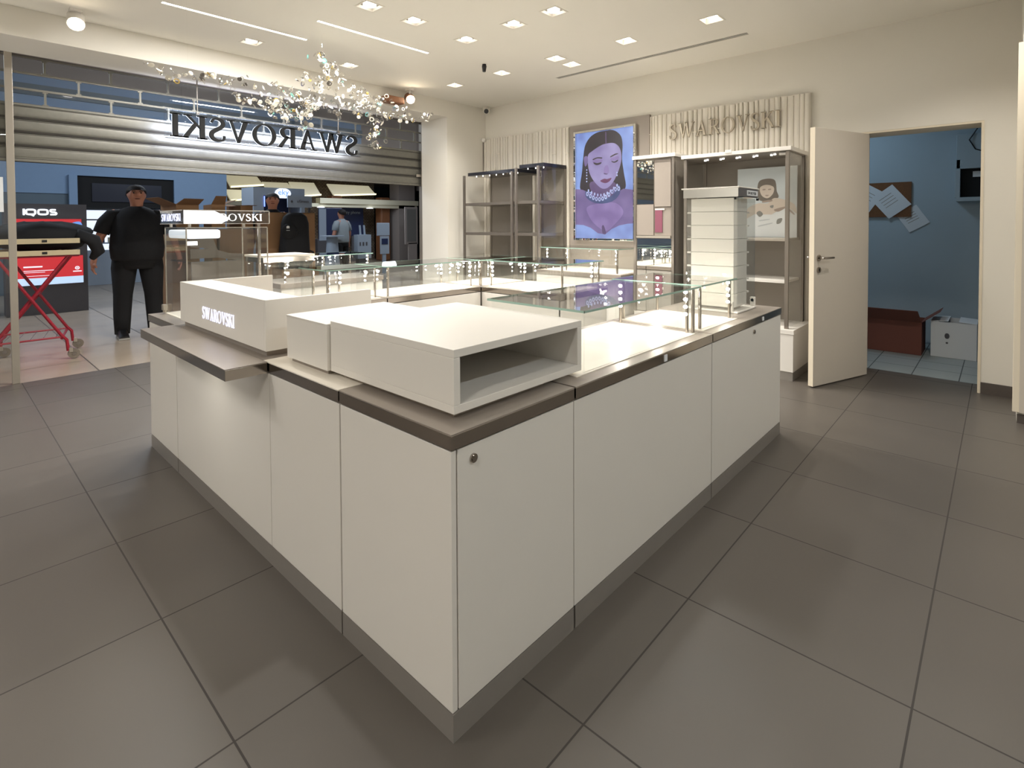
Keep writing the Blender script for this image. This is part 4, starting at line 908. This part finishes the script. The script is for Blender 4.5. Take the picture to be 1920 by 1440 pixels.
struct('wall_mall_left', MB().box(-8.1, -8, 6, 15, 0, 4.8), M['bluewall'])
struct('wall_neighbour', MB().box(5.03, 18, YM, YM+.1, 0, 4.8), M['mallgrey'])
# dark shop with lit shelves
struct('wall_dark_shop', MB().box(2.14, 3.95, 16.2, 16.3, 0, 2.45).box(2.0, 3.95, 14.7, 16.3, 2.45, 2.5).box(2.02, 2.14, 14.7, 16.3, 0, 2.45), M['black'])
t = thing('dark_shop_sign', 'long black sign board above the far lit shelves behind the man', 'sign', (3.05, 14.6, 1.76))
obj('board', MB().box(2.15, 3.94, 14.55, 14.65, 1.77, 2.44), M['blackmatt'], t); obj('panel', MB().box(2.4, 3.7, 14.53, 14.55, 1.9, 2.3), mat('sign_dark', srgb(30, 34, 48), .4), t)
t = thing('lit_shelving', 'bright white lit shelving far behind the man', 'shelves', (2.9, 15.6, 0))
for k, z in enumerate((.95, 1.25, 1.5, 1.74)): obj('shelf', MB().box(2.16, 3.9, 15.5, 15.8, z, z+.03), M['whiteb'], t)
obj('lit_back', MB().box(2.16, 3.9, 15.8, 15.82, .8, 1.77), M['scrwhite'], t); obj('base', MB().box(2.16, 3.9, 15.45, 15.8, 0, .8), M['whiteb'], t)
for k in range(8): obj('packs', MB().box(2.25+k*.2, 2.38+k*.2, 15.52, 15.6, .98, .98+.12+.03*(k % 3)), M[('wood', 'whiteb', 'navy', 'cream')[k % 4]], t)
# kiosks with screens
def iq(mb, x, z, h, fn):
    w = .09*h/.13; th = .03*h/.13
    def P(pts, ws): 
        for q in stroke(pts, ws): mb.prism([(x+a, z+b) for a, b in q], fn)
    def arc(cx, r0, r1, a0, a1, n=18): return [(cx+r0*math.cos(a0+(a1-a0)*k/n), h/2+r1*math.sin(a0+(a1-a0)*k/n)) for k in range(n+1)]
    P([(th/2, 0), (th/2, h)], th)
    def rr(cx, hw): 
        return [(cx+hw*(abs(math.cos(a))**.5)*(1 if math.cos(a) >= 0 else -1), h/2+(h/2-th/2)*(abs(math.sin(a))**.5)*(1 if math.sin(a) >= 0 else -1)) for a in [2*PI*k/28 for k in range(29)]]
    P(rr(h*.95, h*.55), th); P([(h*.95, th/2), (h*1.35, -h*.12)], th); P(rr(h*2.45, h*.58), th)
    s = catmull([(h*4.05, h-th/2), (h*3.5, h-th/2), (h*3.38, h*.72), (h*3.55, h*.52), (h*3.95, h*.48), (h*4.12, h*.28), (h*3.98, th/2), (h*3.35, th/2)]); P(s, th)
def kiosk(label, x, y):
    t = thing('promotion_kiosk', label, 'kiosk', (x, y, 0), 'grey promotion kiosks')
    L = lambda n, mb, m, p=t: lobj(n, mb, m, p)
    L('cabinet', MB().box(-.55, .43, 0, .35, 0, 1.72), M['kiosk'])
    q = MB(); iq(q, -.34, 1.545, .095, lambda p, s: (p[0], -.002-.01*s, p[1])); L('lit_logo', q, M['logowhite'])
    u = L('upper_screen', MB().box(-.42, .36, -.006, 0, 1.20, 1.485), M['scrred'])
    L('upper_picture', MB().prism(catmull([(-.42, 1.20), (.0, 1.2), (.36, 1.22), (.36, 1.42), (.28, 1.44), (.15, 1.38), (0, 1.36), (-.2, 1.40), (-.42, 1.42)], True, 4), lambda p, s: (p[0], -.007-.001*s, p[1])), M['scrblue'], u)
    L('upper_highlight', MB().prism(catmull([(-.42, 1.22), (-.2, 1.25), (.1, 1.33), (.33, 1.40), (.1, 1.40), (-.2, 1.34), (-.4, 1.32)], True, 4), lambda p, s: (p[0], -.0085-.001*s, p[1])), M['scrwhite'], u)
    lo = L('lower_screen', MB().box(-.42, .37, -.006, 0, .46, .90), M['scrred'])
    L('lower_band', MB().box(-.42, .37, -.008, -.006, .46, .57), emit('screen_pale', srgb(170, 205, 240), .9), lo)
    q = MB().box(-.35, -.13, -.008, -.006, .735, .755).box(-.35, .05, -.008, -.006, .68, .688).box(-.35, -.1, -.008, -.006, .655, .662).box(-.35, 0, -.008, -.006, .60, .606).box(.24, .35, -.008, -.006, .64, .655)
    for k in range(16): a, b = 2*PI*k/16, 2*PI*(k+1)/16; q.prism([(.295+.03*math.cos(a), .70+.028*math.sin(a)), (.295+.03*math.cos(b), .70+.028*math.sin(b)), (.295+.018*math.cos(b), .70+.017*math.sin(b)), (.295+.018*math.cos(a), .70+.017*math.sin(a))], lambda p, s: (p[0], -.006-.002*s, p[1]))
    q.ball((.295, -.008, .70), (.009, .002, .009))
    L('screen_text', q, M['scrwhite'], lo)
    return t
kiosk('grey kiosk with lit IQOS logo and red screen behind the trolley', 1.31, 11.0)
kiosk('grey kiosk with blue screens cut by the left edge of the photo', .15, 11.2)
# trolley
t = thing('folding_trolley', 'red steel folding trolley with two pale wooden rails outside the glass front', 'trolley', (.68, 7.4, 0))
def leg(p, n='leg'): return obj(n, MB().tube(p, .015, 10), M['red'], t, smooth=True)
for (yy, sx) in ((7.12, 0), (7.70, .12)):
    leg([(.95+sx, yy, .085), (.94+sx, yy, .20), (.90+sx, yy, .25), (.42+sx, yy, 1.08)]); leg([(.36+sx, yy+.03, .085), (.37+sx, yy+.03, .2), (.98+sx, yy+.03, 1.08)])
for (a, b) in (((.90, 7.12, .22), (1.02, 7.70, .22)), ((.40, 7.12, .22), (.52, 7.70, .22)), ((.68, 7.13, .66), (.80, 7.71, .66)), ((.98, 7.15, 1.07), (1.10, 7.73, 1.07))): obj('cross_bar', MB().cyl(a, b, .012, 8), M['red'], t)
for (sx, yy) in ((0, 7.12), (.12, 7.70)): obj('lower_bar', MB().cyl((.38+sx, yy, .235), (.90+sx, yy, .235), .009, 8), M['red'], t)
wr = MB()
for k in range(5): x = .45+k*.1; wr.cyl((x, 7.12, .235), (x+.12, 7.70, .235), .003, 6)
obj('rack_wires', wr, M['steel'], t)
for (x, y) in ((.965, 7.12), (1.085, 7.70), (.36, 7.15), (.48, 7.73)):
    w = obj('wheel', MB().cyl((x+.03, y-.014, .05), (x+.03, y+.014, .05), .05, 24), M['tyre'], t, smooth=True)
    obj('hub', MB().cyl((x+.03, y-.018, .05), (x+.03, y+.018, .05), .018, 12), M['steel'], w); obj('fork', MB().box(x-.01, x+.02, y-.02, y+.02, .07, .115), M['alu'], w)
for (z, y) in ((1.225, 7.10), (1.105, 7.10), (1.225, 7.76), (1.105, 7.76)):
    r = obj('wooden_rail', MB().box(-.35, 1.06, y-.015, y+.015, z-.026, z+.026), M['wood'], t, bevel=.003)
    obj('bolt', MB().box(.76, .80, y-.018, y+.018, z-.012, z+.012), M['black'], r)
obj('base_panel', MB().box(-.33, 1.06, 7.12, 7.74, 1.06, 1.075), M['red'], t)
random.seed(5)
def lump(name, label, cat, c, r, m, seed, parts=None, rz=0):
    random.seed(seed); mb = MB(); n, k = 22, 12; rings = []
    for i in range(1, k):
        a = PI*i/k; rings.append([(c[0]+r[0]*math.sin(a)**.7*math.cos(2*PI*j/n)*(1+.09*math.sin(3*j*.9+i)), c[1]+r[1]*math.sin(a)**.7*math.sin(2*PI*j/n), c[2]+r[2]*(-math.cos(a))*(1+.1*math.sin(j*1.1+seed))) for j in range(n)])
    mb.ring(rings); o = tag(obj(name, mb, m, smooth='all'), label, cat); return o
bg = lump('black_bag', 'black soft bag slumped over the wooden trolley rails', 'bag', (.82, 7.43, 1.27), (.40, .29, .15), M['shirt'], 3)
obj('strap', MB().tube([(1.05, 7.2, 1.30), (1.20, 7.25, 1.22), (1.25, 7.3, 1.10), (1.2, 7.35, 1.02)], [.05, .07, .06, .03], 10), M['shirt'], bg, smooth='all')
# people
def skin_body(name, V, Ed, Rad, m, parent, sub=2, root=0):
    me = bpy.data.meshes.new(name); me.from_pydata(V, Ed, []); me.materials.append(m)
    o = bpy.data.objects.new(name, me); COL.objects.link(o); o.parent = parent
    s = o.modifiers.new('skin', 'SKIN'); s.use_smooth_shade = True
    if not me.skin_vertices: 
        bpy.context.view_layer.objects.active = o
        me.attributes  # keep mesh data current
    if me.skin_vertices:
        for i, r in enumerate(Rad): me.skin_vertices[0].data[i].radius = (r, r) if not isinstance(r, tuple) else r
        me.skin_vertices[0].data[root].use_root = True
    ss = o.modifiers.new('sub', 'SUBSURF'); ss.levels = sub; ss.render_levels = sub
    return o
def loft(rings, n=20):
    out = []
    for (z, cx, cy, rx, ry) in rings: out.append([(cx+rx*math.cos(2*PI*k/n), cy+ry*math.sin(2*PI*k/n), z) for k in range(n)])
    return out
def person(label, loc, rz, h=1.88, shirt='shirt', trouser='trouser', heavy=1.15, back=False, lean=0, stance=.0):
    t = thing('person', label, 'person', loc, None, rz); k = h/1.80; w = heavy
    V = []; Ed = []; Rd = []
    def v(p, r, par=None):
        V.append((p[0]*k, p[1]*k, p[2]*k)); Rd.append(r*k if not isinstance(r, tuple) else (r[0]*k, r[1]*k))
        if par is not None: Ed.append((par, len(V)-1))
        return len(V)-1
    pel = v((0, 0, .97), .105*w); wa = v((0, 0, 1.10), .13*w, pel); ch = v((0, 0, 1.32), .14*w, wa); nk0 = v((0, .005, 1.47), .075, ch); nk1 = v((0, -.005, 1.54), .064, nk0)
    jaw = v((0, -.020, 1.612), .078, nk1); hd = v((0, -.005, 1.69), .096, jaw); tp = v((0, .005, 1.760), .074, hd)
    ns = v((0, -.112, 1.662), .014, hd)
    for s in (-1, 1): v((s*.098, .005, 1.672), .015, hd)
    for s in (-1, 1):
        sh = v((s*.17*w, 0, 1.44), .07, ch); el = v((s*(.285*w), .01, 1.16), .05, sh); wr = v((s*(.325*w), -.05, .93), .030, el); pm = v((s*.335*w, -.07, .86), (.018, .040), wr)
        for q in range(4): f0 = v((s*.333*w+s*.004*q, -.10+.021*q, .815), .0105, pm); f1 = v((s*.325*w, -.105+.021*q, .782-.004*abs(q-1.5)), .0095, f0); v((s*.31*w, -.105+.021*q, .755), .0085, f1)
        th = v((s*.32*w, -.115, .865), .012, pm); v((s*.31*w, -.13, .83), .010, th)
        hp = v((s*.095*w, 0, .90), .078*w, pel); kn = v((s*(.12+stance), -.01, .50), .062*w, hp); an = v((s*(.13+stance), .01, .10), .045, kn); hl = v((s*(.13+stance), -.05, .05), .036, an); v((s*(.14+stance), -.15, .035), .030, hl)
    skin_body('body', V, Ed, Rd, M['skin'], t)
    # shirt: torso and sleeves
    mb = MB()
    mb.ring([[(p[0]*k, p[1]*k, p[2]*k) for p in r] for r in loft([(.90, 0, 0, .195*w, .145*w), (.93, 0, 0, .205*w, .155*w), (1.05, 0, -.012, .215*w, .172*w), (1.2, 0, -.01, .205*w, .16*w), (1.33, 0, 0, .205*w, .15*w), (1.42, 0, 0, .195*w, .12*w), (1.475, 0, 0, .145*w, .095*w), (1.51, 0, 0, .10*w, .075*w), (1.53, 0, 0, .078, .07)], 24)])
    for s in (-1, 1): mb.tube([(s*.12*w*k, 0, 1.43*k), (s*.19*w*k, 0, 1.415*k), (s*.235*w*k, .003, 1.34*k), (s*.268*w*k, .008, 1.22*k)], [.072*k, .080*k, .082*k, .080*k], 14)
    lobj('shirt', mb, M[shirt], t, smooth='all')
    mb = MB(); mb.ring([[(p[0]*k, p[1]*k, p[2]*k) for p in r] for r in loft([(.80, 0, 0, .17*w, .13*w), (.88, 0, 0, .19*w, .142*w), (.98, 0, 0, .195*w, .148*w)], 20)])
    for s in (-1, 1): mb.tube([(s*.09*w*k, 0, .92*k), (s*.105*w*k, 0, .80*k), (s*(.12+stance)*k, -.01*k, .50*k), (s*(.13+stance)*k, .005, .25*k), (s*(.133+stance)*k, .0, .04*k)], [.105*w*k, .10*w*k, .075*w*k, .068*w*k, .074*k], 16)
    lobj('trousers', mb, M[trouser], t, smooth='all')
    for s in (-1, 1):
        x = s*(.135+stance)*k
        so_ = lobj('shoe', MB().ring([[(x+a*.048*k, y*k, z*k) for a, z in ((-1, .02), (-1, top*.7), (-.55, top), (.55, top), (1, top*.7), (1, .02))] for y, top in ((.085, .08), (.03, .11), (-.05, .11), (-.12, .08), (-.18, .06), (-.225, .04))]), M['black'], t, smooth=True)
        lobj('sole', MB().box(x-.052*k, x+.052*k, -.228*k, .09*k, 0, .022*k), M['rubber'], so_)
    # hair cap
    hr = MB(); rings = []
    for i in range(0, 7):
        a = PI*.5*i/6.5; z = 1.700+.088*math.sin(a); rr = math.cos(a)
        rings.append([((.098*rr+.005)*math.cos(b), .014+(.104*rr+.004)*math.sin(b), z-(.075*(1+math.sin(b))*.5 if i == 0 else 0)-(-.030*max(0, -math.sin(b)) if i == 0 else 0)) for b in [2*PI*q/20 for q in range(20)]])
    hr.ring([[(p[0]*k, p[1]*k, p[2]*k) for p in r] for r in rings]); lobj('hair', hr, M['hair'], t, smooth='all')
    if not back:
        ey = MB()
        for s in (-1, 1): ey.ball((s*.036*k, -.092*k, 1.688*k), .009*k, 0, 8, 6)
        lobj('eyes', ey, M['black'], t)
        lobj('eyebrows', MB().box(-.055*k, -.018*k, -.099*k, -.085*k, 1.704*k, 1.711*k).box(.018*k, .055*k, -.099*k, -.085*k, 1.704*k, 1.711*k), M['hair'], t)
        lobj('mouth', MB().ball((0, -.096*k, 1.618*k), (.028*k, .007*k, .006*k)), M['cardred'], t)
    return t
person('heavy man in black T-shirt and black trousers standing outside the shutter', (1.76, 7.98, 0), R(-6), 1.90, heavy=1.27, stance=.03)
person('person with dark hair whose face shows above the big upright carton', (3.82, 8.84, 0), R(-20), 1.92, heavy=.92)
person('person in a grey shirt seen from behind at the far phone store', (7.45, 13.0, 0), R(200), 1.80, shirt='greyshirt', heavy=1.05, back=True)
# cartons outside
random.seed(12); G = 'brown cartons piled outside the shopfront'
lc = carton('cardboard_carton', 'brown carton with open flaps on top of the outside pile, left end', 2.30, 2.60, 8.5, 9.0, .33, 1.34, 'SW', group=G, rz=.12, fl=.22, tilt=20)
rg = MB()
for q_ in range(2, 16): a_, b_ = 2*PI*q_/18, 2*PI*(q_+1)/18; rg.prism([(.05*math.cos(a_), .18+.05*math.sin(a_)), (.05*math.cos(b_), .18+.05*math.sin(b_)), (.033*math.cos(b_), .18+.033*math.sin(b_)), (.033*math.cos(a_), .18+.033*math.sin(a_))], lambda p, s: (p[0], -.2505-.001*s, p[1]))
lobj('printed_ring', rg, M['black'], lc)
carton('cardboard_carton', 'brown carton with pale tape on top of the outside pile, middle', 2.80, 2.98, 8.45, 8.95, .33, 1.35, 'SE', group=G, rz=-.1, fl=.2, tilt=30)
carton('cardboard_carton', 'brown carton with folded flaps on top of the outside pile, right end', 3.18, 3.36, 8.5, 9.0, .34, 1.33, 'SN', group=G, rz=.05, fl=.2, tilt=12)
carton('cardboard_carton', 'tall brown carton at the bottom left of the outside pile', 2.28, 2.86, 8.52, 9.0, 1.33, 0, '', group=G)
carton('cardboard_carton', 'tall brown carton at the bottom right of the outside pile', 2.90, 3.38, 8.52, 9.0, 1.32, 0, '', group=G)
q = thing('leaning_board', 'flat grey board leaning in front of the carton pile', 'board', (2.75, 8.3, 0))
obj('sheet', MB().prism([(2.45, 0), (3.15, 0), (3.15, .95), (2.95, .97), (2.80, 1.02), (2.70, 1.3), (2.45, 1.32)], lambda p, s: (p[0], 8.22+.02*s+p[1]*.08, p[1])), M['tvgrey'], q)
big = carton('cardboard_carton', 'big upright brown carton behind the black backpack', 3.40, 4.14, 8.04, 8.48, 1.56, 0, '', group=G)
lobj('closed_lid', MB().box(-.37, .37, -.22, .22, 1.555, 1.565), M['card'], big)
t = thing('backpack', 'black backpack with white three-leaf mark against the big upright carton', 'backpack', (3.70, 7.86, .72))
mb = MB(); rings = []
for (z, hw, d) in ((.0, .21, .10), (.08, .235, .13), (.3, .22, .14), (.5, .205, .13), (.68, .20, .11), (.78, .17, .09), (.84, .10, .06)):
    rings.append([(3.72+.03*z+hw*(abs(math.cos(a))**.7)*(1 if math.cos(a) >= 0 else -1), 7.88+d*(abs(math.sin(a))**.7)*(1 if math.sin(a) >= 0 else -1), .72+z) for a in [2*PI*q_/22 for q_ in range(22)]])
mb.ring(rings); obj('bag_body', mb, M['shirt'], t, smooth='all')
obj('front_pocket', MB().ball((3.60, 7.76, 1.28), (.13, .05, .12)), M['shirt'], t, smooth='all')
lf = MB()
for a in (-.6, 0, .6): lf.ball((3.555+.022*math.sin(a), 7.712, 1.325+.022*math.cos(a)), (.011, .003, .02))
obj('white_mark', lf.box(3.53, 3.58, 7.709, 7.712, 1.295, 1.30), M['paper'], t)
obj('strap', MB().tube([(3.88, 7.80, 1.0), (3.97, 7.78, .96), (4.0, 7.78, .86), (3.92, 7.80, .78)], .016, 8), M['shirt'], t, smooth='all')
tag(obj('low_stand', MB().box(3.45, 4.02, 7.70, 8.03, 0, .72), M['cardin']), 'dark brown low carton under the black backpack', 'box')
# phone booth
t = thing('phone_kiosk', 'blue-grey kiosk with a glowing white logo beyond the cartons', 'kiosk', (4.9, 11.3, 0))
obj('frame', MB().box(4.38, 4.58, 11, 11.6, 0, 2.14).box(5.36, 5.44, 11, 11.6, 0, 2.14).box(4.58, 5.36, 11, 11.6, 1.98, 2.14), M['whiteb'], t)
obj('back', MB().box(4.58, 5.36, 11.5, 11.58, 0, 1.98), M['navy'], t); obj('counter_top', MB().box(4.58, 5.36, 11.05, 11.5, 1.0, 1.05), M['kiosk'], t)
obj('blue_light', MB().box(4.585, 4.60, 10.985, 11.0, 1.75, 1.96), emit('blue_line', (.1, .2, 1, 1), 2.5), t)
obj('lit_logo', MB().ball((4.97, 10.99, 2.03), (.17, .01, .11)), M['scrwhite'], t)
put_text('lit_logo_lettering', 'eky', .16, lambda v: (4.86+v[0], 10.972-v[2], 2.0+v[1]), M['scrblue'], t)
q = thing('reseller_sign', 'pale hanging sign with small dark fruit mark right of the kiosk logo', 'sign', (5.28, 10.9, 1.74))
obj('board', MB().box(5.02, 5.54, 10.88, 10.92, 1.74, 1.985), M['whiteb'], q)
put_text('lettering', 'uGreen', .085, lambda v: (5.21+v[0], 10.878-v[2], 1.845+v[1]), M['kiosk'], q); obj('fruit_mark', MB().ball((5.10, 10.877, 1.865), (.022, .004, .026)), M['kiosk'], q)
obj('posts', MB().box(5.05, 5.08, 10.9, 10.93, 0, 1.74).box(5.48, 5.51, 10.9, 10.93, 0, 1.74), M['kiosk'], q)
# far store
for n, (a, b, z0_, z1_, lab) in enumerate(((6.30, 7.25, 2.12, 2.50, 'lower left'), (6.30, 7.25, 2.54, 2.95, 'upper left'), (7.45, 8.25, 2.42, 2.8, 'second'), (8.35, 9.2, 2.3, 2.85, 'third'), (9.75, 11.4, 2.4, 2.85, 'right'))):
    c = thing('cove_ceiling_panel', 'cream ceiling panel with yellow light line in the far store, %s one' % lab, 'ceiling panel', ((a+b)/2, 17.6, z0_), 'lit ceiling panels of the far store')
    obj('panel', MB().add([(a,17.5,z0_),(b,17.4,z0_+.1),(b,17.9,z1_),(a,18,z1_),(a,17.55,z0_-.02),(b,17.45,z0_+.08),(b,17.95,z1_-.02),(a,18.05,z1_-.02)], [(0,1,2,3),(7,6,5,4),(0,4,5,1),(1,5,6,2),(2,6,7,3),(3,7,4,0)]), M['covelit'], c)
    obj('light_line', MB().add([(a,17.48,z0_-.01),(b,17.38,z0_+.09),(b,17.38,z0_+.14),(a,17.48,z0_+.04),(a,17.5,z0_-.01),(b,17.4,z0_+.09),(b,17.4,z0_+.14),(a,17.5,z0_+.04)], [(3,2,1,0),(4,5,6,7),(0,1,5,4),(1,2,6,5),(2,3,7,6),(3,0,4,7)]), M['coveglow'], c)
struct('trim_7', MB().box(5.2, 13.0, 17.0, 17.3, 1.98, 2.1).box(8.9, 13.0, 16.9, 17.2, 2.1, 2.28), M['cream'])
struct('trim_8', MB().box(12.15, 12.9, 17.0, 17.6, 0, 3.05).box(13.1, 18, 17.0, 17.2, 2.7, 3.05), M['mallgrey'])
struct('wall_far_store_bricks', MB().box(5.3, 12.1, 18.6, 18.8, 0, 3.05), M['brick'])
for x, lab in ((9.55, 'left'), (11.55, 'right')): tag(obj('wood_column', MB().box(x, x+.42, 17.3, 17.7, 0, 2.4), M['woodcol'], bevel=.05), 'brown wooden column in the far phone store, %s of the blue banner' % lab, 'column', 'wooden columns')
def board(name, label, cat, x0_, x1_, z0_, z1_, y, m, extra=None, grp=None):
    t = thing(name, label, cat, ((x0_+x1_)/2, y, 0), grp); obj('board', MB().box(x0_, x1_, y, y+.05, z0_, z1_), m, t, bevel=.015)
    if extra: extra(t)
    return t
def ex(t): put_text('lettering', 'my phone', .16, lambda v: (10.42+v[0], 17.947-v[2], 1.78+v[1]), M['whiteb'], t); obj('foot', MB().box(10.4, 11.1, 17.9, 18.1, 0, .1), M['kiosk'], t); obj('stem', MB().box(10.7, 10.8, 17.96, 18.0, .1, .95), M['kiosk'], t)
board('roll_up_banner', 'navy roll-up banner with pale lettering before the brick wall', 'banner', 10.30, 11.2, .95, 2.27, 17.95, M['navy'], ex)
def ex(t): obj('side_panel', MB().box(7.85, 8.08, 14.99, 15.0, .9, 1.85), M['whiteb'], t); obj('foot', MB().box(7.8, 8.6, 15.0, 15.2, 0, .95), M['kiosk'], t)
board('phone_totem', 'navy and white rounded phone display board beyond the kiosk', 'display board', 7.84, 8.62, .93, 1.88, 15.0, M['navy'], ex)
t = thing('round_table', 'small white round table before the navy display board', 'table', (6.95, 12.6, 0))
obj('tabletop', MB().cyl((6.95, 12.6, 1.07), (6.95, 12.6, 1.10), .30, 24), M['whiteb'], t); obj('leg', MB().tube([(6.95, 12.6, 1.07), (6.95, 12.6, .5), (6.95, 12.6, 0)], [.13, .17, .22], 16), M['whiteb'], t, smooth=True)
t = thing('paper_bag', 'white tall shop bag with phones standing right of the person in grey', 'bag', (8.0, 12.8, 0))
obj('bag', MB().box(7.80, 8.22, 12.8, 13.0, .45, 1.10), M['whiteb'], t); obj('stand', MB().box(7.85, 8.15, 12.82, 12.98, 0, .45), M['kiosk'], t)
for x in (7.93, 8.06): obj('phone', MB().add([(x,12.9,1.1),(x+.05,12.9,1.1),(x+.03,12.9,1.36),(x-.02,12.9,1.36),(x,12.92,1.1),(x+.05,12.92,1.1),(x+.03,12.92,1.36),(x-.02,12.92,1.36)], [(0,1,2,3),(7,6,5,4),(0,4,5,1),(1,5,6,2),(2,6,7,3),(3,7,4,0)]), M['whiteb'], t)
obj('printed_numbers', MB().box(7.86, 7.90, 12.797, 12.8, .8, .9).box(7.95, 8.0, 12.797, 12.8, .8, .9).box(8.05, 8.1, 12.797, 12.8, .8, .9), M['kiosk'], t)
def ex(t): obj('lower_board', MB().box(8.50, 8.80, 12.79, 12.8, .55, 1.05), M['whiteb'], t); obj('blue_card', MB().box(8.55, 8.75, 12.78, 12.79, .82, .98), M['navy'], t); obj('stem', MB().box(8.6, 8.7, 12.8, 12.85, 0, 1.05), M['whiteb'], t)
board('info_stand', 'white information stand right of the shop bag', 'sign', 8.42, 8.83, 1.06, 1.42, 12.8, M['whiteb'], ex)
def ex(t): obj('grey_picture', MB().box(11.63, 12.03, 15.79, 15.8, .75, 1.92), mat('grey_picture', srgb(110, 108, 104), .5), t); obj('foot', MB().box(11.70, 12.08, 15.8, 15.85, 0, .7), M['mallgrey'], t)
board('advertising_totem', 'grey upright advertising stand left of the shutter rail', 'advertising stand', 11.55, 12.12, .65, 2.0, 15.8, M['mallgrey'], ex)
struct('window_2', MB().box(12.9, 18, 16.6, 16.62, 0, 2.75), M['bluewall'])
for n, (x, y) in enumerate(((9.0, 16.85), (10.9, 16.85))): tag(obj('recessed_lamp', MB().cyl((x, y+.2, 1.975), (x, y+.2, 1.96), .12, 20), M['logowhite']), 'round lamp under the far store beam, %s one' % ('left', 'right')[n], 'lamp', 'far store lamps')
